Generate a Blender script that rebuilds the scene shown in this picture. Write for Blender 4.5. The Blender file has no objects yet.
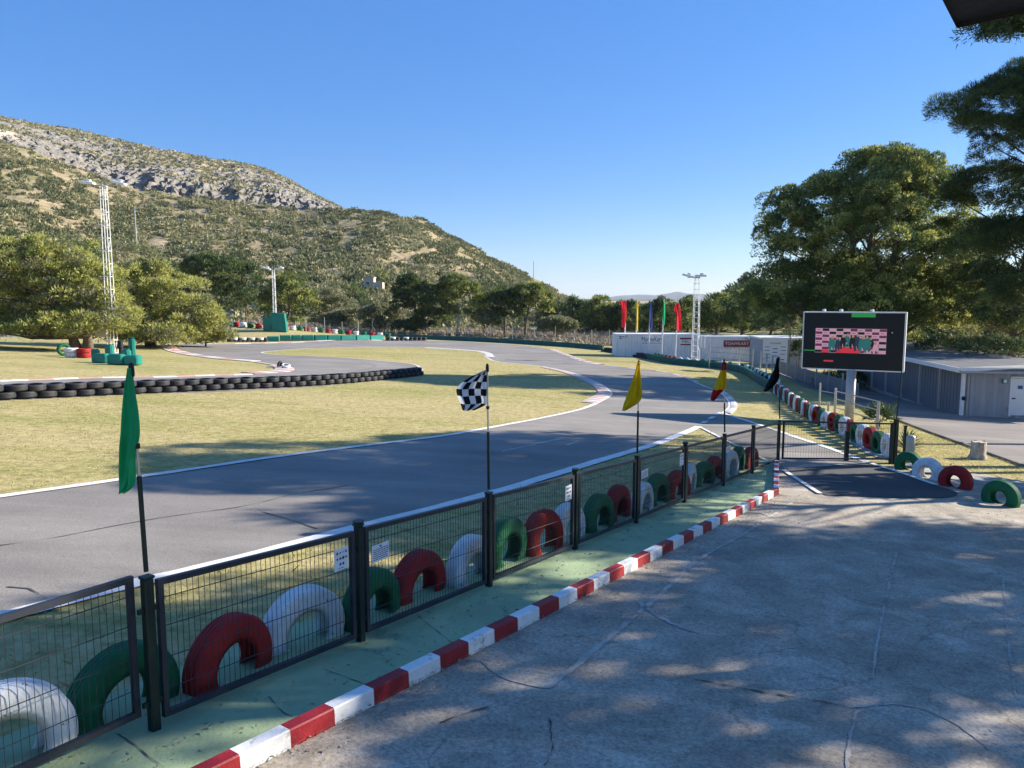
import bpy, math, random
import numpy as np
from mathutils import Vector, Matrix
from mathutils.geometry import delaunay_2d_cdt
random.seed(7); RNG = np.random.default_rng(11)
R_ = math.radians
SC = bpy.context.scene
COL = SC.collection

# ------------------------------------------------------------------ camera and terrain
FPX = 760.0; PITCH = math.atan(84 / 760.0); CZ = 2.5
SUN_AZ, SUN_EL = 71.0, 23.5            # degrees to the right of the view direction, above the horizon

def sm(a, b, x):
    t = np.clip((x - a) / (b - a), 0, 1)
    return t * t * (3 - 2 * t)

def tz(X, Y):
    X = np.asarray(X, float); Y = np.asarray(Y, float)
    Yc = np.maximum(Y, -20)
    fall = 2.6 * np.tanh(.02 * Yc) + .055 * np.clip(X, -60, 60) * np.exp(-(Yc / 90) ** 2)
    u = X / np.maximum(Y, 1)
    bank = 1.3 * sm(77, 88, Y) * sm(-.14, -.36, u)
    return -fall + bank

def gz(x, y): return float(tz(x, y))

def ray(px, py):
    a = (px - 512) / FPX; b = (384 - py) / FPX
    return (a, math.cos(PITCH) + b * math.sin(PITCH), -math.sin(PITCH) + b * math.cos(PITCH))

_T = np.geomspace(.8, 700, 1200)
def P(px, py):
    """point of the terrain seen at a photo pixel"""
    d = ray(px, py)
    below = CZ + d[2] * _T < tz(d[0] * _T, d[1] * _T)
    i = int(np.argmax(below)) if below.any() else len(_T) - 1
    lo, hi = _T[max(i - 1, 0)], _T[i]
    for _ in range(22):
        m = (lo + hi) / 2
        if CZ + d[2] * m < gz(d[0] * m, d[1] * m): hi = m
        else: lo = m
    return Vector((d[0] * hi, d[1] * hi, CZ + d[2] * hi))

def at(px, py, Y):
    d = ray(px, py); k = Y / d[1]
    return Vector((d[0] * k, Y, CZ + d[2] * k))

def PL(pts): return [P(*p) for p in pts]

def catmull(pts, n=6):
    pts = [Vector(p) for p in pts]; out = []
    for i in range(len(pts) - 1):
        p0 = pts[max(i - 1, 0)]; p1 = pts[i]; p2 = pts[i + 1]; p3 = pts[min(i + 2, len(pts) - 1)]
        for k in range(n):
            t = k / n
            out.append(.5 * ((2 * p1) + (p2 - p0) * t + (2 * p0 - 5 * p1 + 4 * p2 - p3) * t * t + (3 * p1 - p0 - 3 * p2 + p3) * t ** 3))
    out.append(pts[-1]); return out

def resample(pts, step):
    pts = [Vector(p) for p in pts]; L = [0]
    for a, b in zip(pts, pts[1:]): L.append(L[-1] + (b - a).length)
    n = max(1, round(L[-1] / step)); out = []; j = 0
    for i in range(n + 1):
        s = L[-1] * i / n
        while j < len(L) - 2 and L[j + 1] < s: j += 1
        t = (s - L[j]) / max(L[j + 1] - L[j], 1e-9)
        out.append(pts[j].lerp(pts[j + 1], t))
    return out

# ------------------------------------------------------------------ materials
def nt(name):
    m = bpy.data.materials.new(name); m.use_nodes = True
    n = m.node_tree.nodes; l = m.node_tree.links
    return m, n, l, n['Principled BSDF']

def coord(n, l, kind='Object', scale=(1, 1, 1)):
    if kind == 'World': src = n.new('ShaderNodeNewGeometry').outputs['Position']
    else: src = n.new('ShaderNodeTexCoord').outputs[kind]
    mp = n.new('ShaderNodeMapping'); mp.inputs['Scale'].default_value = scale
    l.new(src, mp.inputs['Vector']); return mp.outputs[0]

def noise(n, l, vec, scale, detail=4, rough=.6, dist=0):
    t = n.new('ShaderNodeTexNoise'); t.inputs['Scale'].default_value = scale; t.inputs['Detail'].default_value = detail
    t.inputs['Roughness'].default_value = rough; t.inputs['Distortion'].default_value = dist
    l.new(vec, t.inputs['Vector']); return t.outputs['Fac']

def ramp(n, l, fac, stops):
    r = n.new('ShaderNodeValToRGB'); e = r.color_ramp.elements
    while len(e) < len(stops): e.new(.5)
    for k, (p, c) in enumerate(stops):
        e[k].position = p; e[k].color = (*c, 1) if not isinstance(c, float) else (c, c, c, 1)
    l.new(fac, r.inputs[0]); return r.outputs[0]

def mix(n, l, fac, a, b, mode='MIX'):
    m = n.new('ShaderNodeMix'); m.data_type = 'RGBA'; m.blend_type = mode
    for s, v in ((m.inputs[0], fac), (m.inputs[6], a), (m.inputs[7], b)):
        if hasattr(v, 'is_output'): l.new(v, s)
        elif isinstance(v, (int, float)): s.default_value = v
        else: s.default_value = (*v, 1)
    return m.outputs[2]

def bump(n, l, b, h, strength, dist=.02):
    k = n.new('ShaderNodeBump'); k.inputs['Strength'].default_value = strength; k.inputs['Distance'].default_value = dist
    l.new(h, k.inputs['Height']); l.new(k.outputs[0], b.inputs['Normal'])

def mat(name, col, rough=.6, var=.15, scale=6, bmp=0, metal=0, spec=.35, dirt=None, kind='Object', bs=None):
    m, n, l, b = nt(name); v = coord(n, l, kind)
    f = noise(n, l, v, scale, 5, .65)
    c = ramp(n, l, f, [(.3, tuple(x * (1 - var) for x in col)), (.7, tuple(min(x * (1 + var), 1) for x in col))])
    if dirt:
        g = noise(n, l, v, dirt[1], 6, .7)
        c = mix(n, l, ramp(n, l, g, [(dirt[2], 0.), (min(dirt[2] + .12, 1), 1.)]), c, dirt[0])
    l.new(c, b.inputs['Base Color']); b.inputs['Roughness'].default_value = rough; b.inputs['Metallic'].default_value = metal
    b.inputs['Specular IOR Level'].default_value = spec
    if bmp: bump(n, l, b, noise(n, l, v, bs or scale * 6, 4), bmp)
    return m

MT = {}
def grass_mat():
    m, n, l, b = nt('dry_lawn'); v = coord(n, l, 'World'); vs = coord(n, l, 'World', (.35, 1, 1))
    big = noise(n, l, vs, .22, 5, .6); fine = noise(n, l, v, 5.5, 7, .75); mid = noise(n, l, vs, 1.3, 5, .7)
    straw = ramp(n, l, fine, [(.28, (.22, .175, .075)), (.5, (.47, .385, .175)), (.72, (.66, .55, .29))])
    green = ramp(n, l, fine, [(.28, (.12, .125, .03)), (.5, (.30, .295, .085)), (.72, (.45, .42, .15))])
    k = n.new('ShaderNodeMath'); k.operation = 'ADD'; l.new(big, k.inputs[0]); l.new(mid, k.inputs[1])
    f = ramp(n, l, k.outputs[0], [(.40, 0.), (.60, 1.)]); k2 = n.new('ShaderNodeMath'); k2.operation = 'MULTIPLY'; k2.inputs[1].default_value = .5
    l.new(k.outputs[0], k2.inputs[0]); f = ramp(n, l, k2.outputs[0], [(.45, 0.), (.66, 1.)])
    soil = noise(n, l, v, .8, 7, .75, .8); c = mix(n, l, ramp(n, l, soil, [(.60, 0.), (.70, .75)]), mix(n, l, f, straw, green), (.25, .19, .115))
    l.new(c, b.inputs['Base Color']); b.inputs['Roughness'].default_value = .95
    b.inputs['Specular IOR Level'].default_value = .1
    bump(n, l, b, noise(n, l, v, 14, 6, .7), .9, .05); return m

def asphalt_mat(name, col, seed=0.):
    m, n, l, b = nt(name); v = coord(n, l, 'World')
    mp = n.new('ShaderNodeMapping'); mp.inputs['Location'].default_value = (seed, seed * .7, 0); l.new(v, mp.inputs[0]); v = mp.outputs[0]
    big = noise(n, l, v, .35, 5, .6, .4); fine = noise(n, l, v, 60, 3, .8)
    c1 = ramp(n, l, big, [(.3, tuple(x * .82 for x in col)), (.7, tuple(x * 1.2 for x in col))])
    c2 = ramp(n, l, fine, [(.3, (.62, .62, .62)), (.7, (1.35, 1.35, 1.35))])
    vs = coord(n, l, 'World', (.12, 1, 1)); st = noise(n, l, vs, 1.1, 4, .6)
    c = mix(n, l, 1.0, c1, c2, 'MULTIPLY')
    c = mix(n, l, 1.0, c, ramp(n, l, st, [(.35, (.85, .85, .86)), (.65, (1.12, 1.11, 1.1))]), 'MULTIPLY')
    l.new(c, b.inputs['Base Color']); b.inputs['Roughness'].default_value = .85; b.inputs['Specular IOR Level'].default_value = .3
    bump(n, l, b, fine, .5, .006); return m

def concrete_mat():
    m, n, l, b = nt('worn_concrete'); v = coord(n, l, 'World')
    big = noise(n, l, v, .55, 7, .65, 1.2); mid = noise(n, l, v, 2.6, 8, .75, .6); fine = noise(n, l, v, 34, 6, .9)
    c = ramp(n, l, big, [(.3, (.285, .245, .19)), (.5, (.385, .33, .258)), (.64, (.50, .435, .35))])
    c = mix(n, l, 1.0, c, ramp(n, l, mid, [(.3, (.66, .66, .67)), (.55, (1, 1, 1)), (.75, (1.28, 1.27, 1.25))]), 'MULTIPLY')
    c = mix(n, l, 1.0, c, ramp(n, l, fine, [(.34, (.42, .42, .43)), (.5, (1, 1, 1)), (.66, (1.5, 1.5, 1.48))]), 'MULTIPLY')
    vo = n.new('ShaderNodeTexVoronoi'); vo.feature = 'DISTANCE_TO_EDGE'; vo.inputs['Scale'].default_value = .42
    w = n.new('ShaderNodeVectorMath'); w.operation = 'ADD'; nz = n.new('ShaderNodeTexNoise'); nz.inputs['Scale'].default_value = 1.6; nz.inputs['Detail'].default_value = 6
    l.new(v, nz.inputs['Vector']); l.new(v, w.inputs[0]); l.new(nz.outputs['Color'], w.inputs[1]); l.new(w.outputs[0], vo.inputs['Vector'])
    cr = ramp(n, l, vo.outputs['Distance'], [(.0, 1.), (.007, 0.)])
    ck = n.new('ShaderNodeMath'); ck.operation = 'MULTIPLY'; l.new(cr, ck.inputs[0]); l.new(ramp(n, l, big, [(.42, 0.), (.55, .5)]), ck.inputs[1])
    c = mix(n, l, ck.outputs[0], c, (.06, .055, .05))
    l.new(c, b.inputs['Base Color']); b.inputs['Roughness'].default_value = .9; b.inputs['Specular IOR Level'].default_value = .25
    bump(n, l, b, mix(n, l, .5, mid, fine), .55, .012); return m

def leaf_mat(name, dark, light, trans=.3):
    m, n, l, b = nt(name)
    g = n.new('ShaderNodeNewGeometry')
    c = ramp(n, l, g.outputs['Random Per Island'], [(0., dark), (1., light)])
    l.new(c, b.inputs['Base Color']); b.inputs['Roughness'].default_value = .6; b.inputs['Specular IOR Level'].default_value = .25
    t = n.new('ShaderNodeBsdfTranslucent'); l.new(c, t.inputs[0])
    ms = n.new('ShaderNodeMixShader'); ms.inputs[0].default_value = trans
    l.new(b.outputs[0], ms.inputs[1]); l.new(t.outputs[0], ms.inputs[2]); l.new(ms.outputs[0], n['Material Output'].inputs[0]); return m

def hill_mat():
    m, n, l, b = nt('hillside'); v = coord(n, l, 'World')
    a = n.new('ShaderNodeAttribute'); a.attribute_name = 'rock'; p = n.new('ShaderNodeAttribute'); p.attribute_name = 'pale'
    f1 = noise(n, l, v, .045, 6, .7); f2 = noise(n, l, v, .3, 7, .75)
    soil = ramp(n, l, f2, [(.3, (.17, .14, .07)), (.5, (.36, .28, .165)), (.7, (.52, .41, .26))])
    scrub = ramp(n, l, f2, [(.3, (.11, .11, .045)), (.7, (.32, .29, .14))])
    low = mix(n, l, ramp(n, l, f1, [(.36, 0.), (.56, 1.)]), scrub, soil)
    vr = coord(n, l, 'World', (1, 1, .45)); r2 = noise(n, l, vr, .4, 8, .8, .4)
    rock = ramp(n, l, r2, [(.33, (.09, .082, .07)), (.5, (.225, .205, .175)), (.68, (.37, .34, .295))])
    green = noise(n, l, v, .13, 5, .7)
    gm = n.new('ShaderNodeMath'); gm.operation = 'MULTIPLY_ADD'; l.new(a.outputs['Fac'], gm.inputs[0]); gm.inputs[1].default_value = 1.0
    gk = n.new('ShaderNodeMath'); gk.operation = 'SUBTRACT'; l.new(green, gk.inputs[0]); gk.inputs[1].default_value = .5
    l.new(gk.outputs[0], gm.inputs[2]); rm = ramp(n, l, gm.outputs[0], [(.35, 0.), (.55, 1.)])
    c = mix(n, l, rm, low, rock)
    c = mix(n, l, p.outputs['Fac'], c, ramp(n, l, r2, [(.3, (.36, .28, .20)), (.6, (.62, .54, .43))]))
    l.new(c, b.inputs['Base Color']); b.inputs['Roughness'].default_value = .95; b.inputs['Specular IOR Level'].default_value = .1
    bump(n, l, b, f2, .8, .8); return m

def tyre_paint(name, col, wear=.575):
    m, n, l, b = nt(name); v = coord(n, l, 'Object')
    oi = n.new('ShaderNodeObjectInfo'); ad = n.new('ShaderNodeVectorMath'); ad.operation = 'ADD'
    sc = n.new('ShaderNodeMath'); sc.operation = 'MULTIPLY'; sc.inputs[1].default_value = 37; l.new(oi.outputs['Random'], sc.inputs[0])
    l.new(v, ad.inputs[0]); l.new(sc.outputs[0], ad.inputs[1]); v = ad.outputs[0]
    f = noise(n, l, v, 5, 6, .7); g = noise(n, l, v, 11, 7, .75)
    c = ramp(n, l, f, [(.3, tuple(x * .72 for x in col)), (.65, tuple(min(1, x * 1.1) for x in col))])
    c = mix(n, l, ramp(n, l, g, [(wear, 0.), (wear + .05, 1.)]), c, (.05, .047, .045))
    l.new(c, b.inputs['Base Color']); b.inputs['Roughness'].default_value = .7; b.inputs['Specular IOR Level'].default_value = .25
    bump(n, l, b, g, .6, .012); return m

MT['grass'] = grass_mat()
MT['asphalt'] = asphalt_mat('track_asphalt', (.25, .228, .20))
MT['asphalt_dark'] = asphalt_mat('dark_asphalt', (.075, .073, .072), 13.)
MT['road'] = asphalt_mat('service_road_asphalt', (.22, .195, .175), 5.)
MT['concrete'] = concrete_mat()
MT['pale_concrete'] = mat('pale_concrete', (.36, .34, .30), .9, .25, 3, .3, kind='World')
MT['walk'] = mat('green_painted_concrete', (.30, .385, .215), .8, .18, 2.2, .25, dirt=((.12, .13, .09), 1.4, .60), kind='World', bs=40)
MT['line'] = mat('worn_white_paint', (.72, .70, .66), .75, .12, 3, .2, dirt=((.24, .23, .21), 2.2, .60), kind='World')
MT['kerb_white'] = mat('kerb_white_paint', (.78, .77, .74), .6, .08, 8, .2, dirt=((.34, .31, .27), 7, .57), kind='World')
MT['kerb_red'] = mat('kerb_red_paint', (.30, .016, .022), .55, .2, 8, .2, dirt=((.16, .09, .075), 7, .58), kind='World')
MT['kerb_pink'] = mat('faded_red_paint', (.50, .27, .23), .8, .15, 4, .2, kind='World')
MT['kerb_blue'] = mat('faded_grey_paint', (.42, .42, .42), .8, .15, 4, .2, kind='World')
MT['kerb_pale'] = mat('faded_white_paint', (.62, .58, .52), .8, .15, 3, .2, kind='World')
MT['crack'] = mat('crack_filler', (.085, .078, .07), .8, .2, 9, kind='World')
MT['road_kerb'] = mat('weathered_kerb_stone', (.16, .145, .12), .9, .3, 5, .2, kind='World')
MT['joint'] = mat('light_mortar', (.44, .40, .34), .9, .3, 5, .2, dirt=((.2, .19, .18), 3, .52), kind='World')
MT['t_white'] = tyre_paint('white_tyre_paint', (.74, .74, .72), .61)
MT['t_red'] = tyre_paint('red_tyre_paint', (.36, .022, .02))
MT['t_green'] = tyre_paint('green_tyre_paint', (.012, .135, .055))
MT['rubber'] = mat('black_rubber', (.028, .028, .03), .6, .3, 7, .3)
MT['post'] = mat('dark_green_coating', (.008, .022, .018), .45, .2, 12)
MT['frame'] = mat('anthracite_coating', (.030, .034, .042), .45, .15, 10)
MT['wire'] = mat('dark_wire', (.035, .04, .045), .4, .1, 10, metal=.3)
MT['alu'] = mat('aluminium_tube', (.52, .52, .52), .35, .08, 10, metal=.8)
MT['galv'] = mat('galvanised_steel', (.42, .42, .40), .5, .12, 6, metal=.3)
MT['white_metal'] = mat('white_painted_metal', (.78, .78, .76), .45, .05, 4)
MT['dark_plastic'] = mat('black_plastic', (.012, .012, .013), .5, .1, 8)
MT['board'] = mat('white_sign_board', (.78, .79, .80), .5, .04, 5)
MT['ink'] = mat('dark_print', (.05, .055, .09), .6, .05, 5)
MT['ink_red'] = mat('dark_red_print', (.24, .03, .04), .6, .1, 5)
MT['ink_blue'] = mat('blue_print', (.05, .12, .35), .6, .05, 5)
MT['ink_orange'] = mat('orange_print', (.6, .28, .06), .6, .05, 5)
MT['belt'] = mat('green_rubber_belt', (.012, .105, .085), .6, .25, 1.6, .2, dirt=((.05, .12, .10), 1.2, .60))
MT['pad'] = mat('teal_vinyl_padding', (.012, .20, .155), .45, .2, 1.5, .15, dirt=((.10, .26, .22), 2, .62))
MT['steel_white'] = mat('white_corrugated_steel', (.76, .77, .78), .5, .06, 1.2, dirt=((.45, .44, .42), .8, .66))
MT['steel_grey'] = mat('grey_steel_cladding', (.34, .36, .38), .5, .08, 1.2, dirt=((.26, .25, .24), .9, .64))
MT['steel_dark'] = mat('dark_grey_cladding', (.155, .165, .18), .55, .08, 1.5)
MT['roof'] = mat('grey_roof_sheet', (.17, .17, .175), .6, .2, 1.5)
MT['bark'] = mat('pine_bark', (.15, .115, .085), .9, .4, 7, .8, bs=18)
MT['bark_pale'] = mat('pale_bark', (.46, .40, .33), .9, .45, 9, .8)
MT['wood'] = mat('cut_wood', (.55, .46, .33), .85, .25, 8, .4)
MT['awning'] = mat('black_awning_fabric', (.018, .018, .02), .7, .2, 6, .2)
MT['panel_beige'] = mat('beige_panel', (.40, .36, .28), .7, .1, 4)
MT['stone_wall'] = mat('pale_render', (.50, .42, .33), .9, .15, 1)
MT['scrub_dark'] = leaf_mat('dark_scrub_leaves', (.07, .085, .035), (.20, .21, .09), .25)
MT['scrub'] = leaf_mat('scrub_leaves', (.14, .14, .06), (.42, .385, .20), .25)
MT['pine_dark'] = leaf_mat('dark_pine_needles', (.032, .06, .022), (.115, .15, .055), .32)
MT['pine_mid'] = leaf_mat('pine_needles', (.06, .095, .026), (.23, .275, .085), .40)
MT['pine_yellow'] = leaf_mat('light_pine_needles', (.22, .24, .05), (.58, .57, .18), .45)
MT['olive'] = leaf_mat('olive_leaves', (.14, .15, .07), (.32, .32, .17), .35)
MT['twig'] = leaf_mat('dry_twigs', (.22, .18, .13), (.42, .36, .28), .1)
MT['blade'] = leaf_mat('grass_blades', (.20, .19, .05), (.52, .44, .17), .3)
MT['yucca'] = leaf_mat('yucca_leaves', (.05, .09, .03), (.20, .24, .09), .2)
MT['hill'] = hill_mat()
MT['far_mountain'] = mat('far_mountain_forest', (.06, .07, .06), .95, .2, .002, kind='World')

def flag_mat(name, col, stops=None, checker=None):
    m, n, l, b = nt(name)
    if checker:
        tc = n.new('ShaderNodeTexCoord'); mp = n.new('ShaderNodeMapping'); mp.inputs['Scale'].default_value = (*checker, 1)
        l.new(tc.outputs['UV'], mp.inputs[0]); ck = n.new('ShaderNodeTexChecker'); ck.inputs['Scale'].default_value = 1
        ck.inputs[1].default_value = (.72, .72, .74, 1); ck.inputs[2].default_value = (.012, .012, .014, 1)
        l.new(mp.outputs[0], ck.inputs[0]); c = ck.outputs[0]
    elif stops:
        tc = n.new('ShaderNodeTexCoord'); sp = n.new('ShaderNodeSeparateXYZ'); l.new(tc.outputs['UV'], sp.inputs[0])
        c = ramp(n, l, sp.outputs['Y'], stops); c.node.color_ramp.interpolation = 'CONSTANT'
    else:
        v = coord(n, l); c = ramp(n, l, noise(n, l, v, 9, 3), [(.3, tuple(x * .9 for x in col)), (.7, tuple(min(1, x * 1.1) for x in col))])
    l.new(c, b.inputs['Base Color']); b.inputs['Roughness'].default_value = .75; b.inputs['Specular IOR Level'].default_value = .2
    t = n.new('ShaderNodeBsdfTranslucent'); l.new(c, t.inputs[0]); ms = n.new('ShaderNodeMixShader'); ms.inputs[0].default_value = .5
    l.new(b.outputs[0], ms.inputs[1]); l.new(t.outputs[0], ms.inputs[2]); l.new(ms.outputs[0], n['Material Output'].inputs[0]); return m
FL = dict(green=flag_mat('green_flag_cloth', (.03, .46, .19)), yellow=flag_mat('yellow_flag_cloth', (.72, .52, .015)),
          black=flag_mat('black_flag_cloth', (.008, .008, .009)), red=flag_mat('red_flag_cloth', (.70, .035, .045)),
          blue=flag_mat('blue_flag_cloth', (.035, .055, .20)), check=flag_mat('checkered_flag_cloth', None, checker=(5, 6)),
          stripes=flag_mat('striped_flag_cloth', None, stops=[(0., (.45, .012, .02)), (.34, (.72, .50, .015)), (.80, (.45, .012, .02))]))

def emit_mat(name, col, s=1.0, base=None):
    m, n, l, b = nt(name); b.inputs['Base Color'].default_value = (*(base or col), 1); b.inputs['Roughness'].default_value = .4
    b.inputs['Emission Color'].default_value = (*col, 1); b.inputs['Emission Strength'].default_value = s; return m
LED = {k: emit_mat('screen_' + k, c, .22, tuple(x * .1 for x in c)) for k, c in dict(pink=(.85, .45, .62), white=(.9, .75, .85), plum=(.20, .03, .10), red=(.95, .05, .08),
       green=(.03, .42, .08), teal=(.03, .22, .22), black=(.006, .008, .01), navy=(.03, .05, .10), skin=(.6, .33, .25)).items()}
MT['led_off'] = mat('led_panel_off', (.010, .012, .013), .55, .1, 20)

# ------------------------------------------------------------------ mesh builder
class MB:
    def __init__(s): s.v = []; s.f = []; s.m = []
    def add(s, vs, fs, mi=0):
        o = len(s.v); s.v += [tuple(v) for v in vs]; s.f += [tuple(i + o for i in f) for f in fs]; s.m += [mi] * len(fs); return s
    def box(s, c, d, rz=0, mi=0, bev=0, rot=None):
        x, y, z = d[0] / 2, d[1] / 2, d[2] / 2
        M4 = rot if rot is not None else Matrix.Rotation(rz, 3, 'Z'); c = Vector(c)
        if bev <= 0:
            vs = [(-x, -y, -z), (x, -y, -z), (x, y, -z), (-x, y, -z), (-x, -y, z), (x, -y, z), (x, y, z), (-x, y, z)]
            fs = [(0, 3, 2, 1), (4, 5, 6, 7), (0, 1, 5, 4), (1, 2, 6, 5), (2, 3, 7, 6), (3, 0, 4, 7)]
        else:
            b = min(bev, x * .9, y * .9, z * .9)
            rings = [(-z, b), (-z + b, 0), (z - b, 0), (z, b)]; vs = []; fs = []
            for zz, ins in rings:
                X, Y = x - ins, y - ins
                vs += [(-X + b, -Y, zz), (X - b, -Y, zz), (X, -Y + b, zz), (X, Y - b, zz), (X - b, Y, zz), (-X + b, Y, zz), (-X, Y - b, zz), (-X, -Y + b, zz)]
            for r in range(3):
                for k in range(8): fs.append((r * 8 + k, r * 8 + (k + 1) % 8, r * 8 + 8 + (k + 1) % 8, r * 8 + 8 + k))
            fs += [tuple(range(7, -1, -1)), tuple(range(24, 32))]
        return s.add([M4 @ Vector(v) + c for v in vs], fs, mi)
    def tube(s, path, rad, n=8, mi=0, cap=True):
        path = [Vector(p) for p in path]; k = len(path); rad = rad if hasattr(rad, '__len__') else [rad] * k
        vs = []; up = None
        for i, p in enumerate(path):
            t = (path[min(i + 1, k - 1)] - path[max(i - 1, 0)]).normalized()
            if up is None: up = Vector((0, 0, 1)) if abs(t.z) < .9 else Vector((1, 0, 0))
            a = t.cross(up).normalized(); b = a.cross(t).normalized(); up = b
            for j in range(n):
                w = 2 * math.pi * j / n; vs.append(p + (a * math.cos(w) + b * math.sin(w)) * rad[i])
        fs = [(i * n + j, i * n + (j + 1) % n, (i + 1) * n + (j + 1) % n, (i + 1) * n + j) for i in range(k - 1) for j in range(n)]
        if cap: fs += [tuple(range(n - 1, -1, -1)), tuple(range((k - 1) * n, k * n))]
        return s.add(vs, fs, mi)
    def bar(s, a, b, w, mi=0): return s.tube([a, b], w, 4, mi)
    def lathe(s, prof, n=32, axis='Y', mi=0):
        """prof: closed loop of (radius, offset)"""
        k = len(prof); vs = []
        for j in range(n):
            w = 2 * math.pi * j / n; c, q = math.cos(w), math.sin(w)
            for r, o in prof: vs.append((r * c, o, r * q) if axis == 'Y' else (r * c, r * q, o))
        fs = [(j * k + i, j * k + (i + 1) % k, ((j + 1) % n) * k + (i + 1) % k, ((j + 1) % n) * k + i) for j in range(n) for i in range(k)]
        return s.add(vs, fs, mi)
    def quad(s, a, b, c, d, mi=0): return s.add([a, b, c, d], [(0, 1, 2, 3)], mi)
    def mesh(s, name, mats, smooth=False):
        me = bpy.data.meshes.new(name); me.from_pydata(s.v, [], s.f)
        for m in (mats if isinstance(mats, (list, tuple)) else [mats]): me.materials.append(m)
        if any(s.m): me.polygons.foreach_set('material_index', s.m)
        if smooth: me.polygons.foreach_set('use_smooth', [True] * len(s.f))
        me.update(); return me
    def build(s, name, mats, parent=None, smooth=False, loc=None, rz=0):
        o = bpy.data.objects.new(name, s.mesh(name, mats, smooth)); COL.objects.link(o)
        if parent: o.parent = parent
        if loc is not None: o.location = loc
        o.rotation_euler.z = rz
        return o

def tag(o, label=None, cat=None, group=None, kind=None):
    if label: o['label'] = label
    if cat: o['category'] = cat
    if group: o['group'] = group
    if kind: o['kind'] = kind
    return o
def thing(name, label, cat, loc=(0, 0, 0), group=None, rz=0):
    o = bpy.data.objects.new(name, None); COL.objects.link(o); o.location = loc; o.rotation_euler.z = rz; o.empty_display_size = .3
    return tag(o, label, cat, group)

def mesh_np(name, V, Fc, mats, parent=None, loc=None, smooth=False, attrs=None):
    """V (n,3), Fc (m,k) arrays"""
    me = bpy.data.meshes.new(name); n, k = Fc.shape
    me.vertices.add(len(V)); me.vertices.foreach_set('co', np.ascontiguousarray(V, dtype=np.float32).ravel())
    me.loops.add(n * k); me.loops.foreach_set('vertex_index', Fc.ravel().astype(np.int32))
    me.polygons.add(n); me.polygons.foreach_set('loop_start', np.arange(0, n * k, k, dtype=np.int32))
    try: me.polygons.foreach_set('loop_total', np.full(n, k, dtype=np.int32))
    except Exception: pass
    for m in (mats if isinstance(mats, (list, tuple)) else [mats]): me.materials.append(m)
    me.polygons.foreach_set('use_smooth', [bool(smooth)] * n)
    for an, av in (attrs or {}).items():
        a = me.attributes.new(an, 'FLOAT', 'POINT'); a.data.foreach_set('value', np.asarray(av, dtype=np.float32))
    me.update(calc_edges=True); me.validate()
    o = bpy.data.objects.new(name, me); COL.objects.link(o)
    if parent: o.parent = parent
    if loc is not None: o.location = loc
    return o

# value noise (numpy)
_perm = RNG.permutation(4096); _val = RNG.random(4096)
def vn(x, y, z=None):
    z = np.zeros_like(x) if z is None else z
    xi, yi, zi = np.floor(x).astype(int), np.floor(y).astype(int), np.floor(z).astype(int)
    fx, fy, fz = x - xi, y - yi, z - zi
    fx, fy, fz = (t * t * (3 - 2 * t) for t in (fx, fy, fz))
    def h(a, b, c): return _val[_perm[(_perm[(_perm[a & 4095] + b) & 4095] + c) & 4095]]
    r = 0
    for dx in (0, 1):
        for dy in (0, 1):
            for dz in (0, 1):
                r = r + h(xi + dx, yi + dy, zi + dz) * (fx if dx else 1 - fx) * (fy if dy else 1 - fy) * (fz if dz else 1 - fz)
    return r
def fbm(x, y, z=None, o=4, g=.5):
    r = 0; a = 1; s = 0
    for i in range(o):
        k = 2.03 ** i
        r = r + a * vn(x * k + 17 * i, y * k + 31 * i, None if z is None else z * k); s += a; a *= g
    return r / s

# ------------------------------------------------------------------ sheets and ribbons on the terrain
def inside(poly, X, Y):
    r = np.zeros(X.shape, bool); n = len(poly)
    for i in range(n):
        x1, y1 = poly[i][0], poly[i][1]; x2, y2 = poly[i - 1][0], poly[i - 1][1]
        if y1 == y2: continue
        c = ((y1 > Y) != (y2 > Y)) & (X < (x2 - x1) * (Y - y1) / (y2 - y1) + x1); r ^= c
    return r
def sheet(name, poly, dz, m, cell=1.0, kind='structure'):
    poly = resample([Vector((p[0], p[1], 0)) for p in poly] + [Vector((poly[0][0], poly[0][1], 0))], cell)[:-1]
    xs = [p.x for p in poly]; ys = [p.y for p in poly]
    gx, gy = np.meshgrid(np.arange(min(xs), max(xs), cell) + .013, np.arange(min(ys), max(ys), cell) + .017)
    ok = inside(poly, gx, gy); pts = [Vector((p.x, p.y)) for p in poly] + [Vector((a, b)) for a, b in zip(gx[ok], gy[ok])]
    n = len(poly)
    vs, es, fs, *_ = delaunay_2d_cdt(pts, [(i, (i + 1) % n) for i in range(n)], [], 1, 1e-4)
    mb = MB(); mb.add([(v.x, v.y, gz(v.x, v.y) + dz) for v in vs], [f if (vs[f[1]] - vs[f[0]]).cross(vs[f[2]] - vs[f[0]]) > 0 else f[::-1] for f in fs])
    o = mb.build(name, m, smooth=True); o['kind'] = kind; return o
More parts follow.
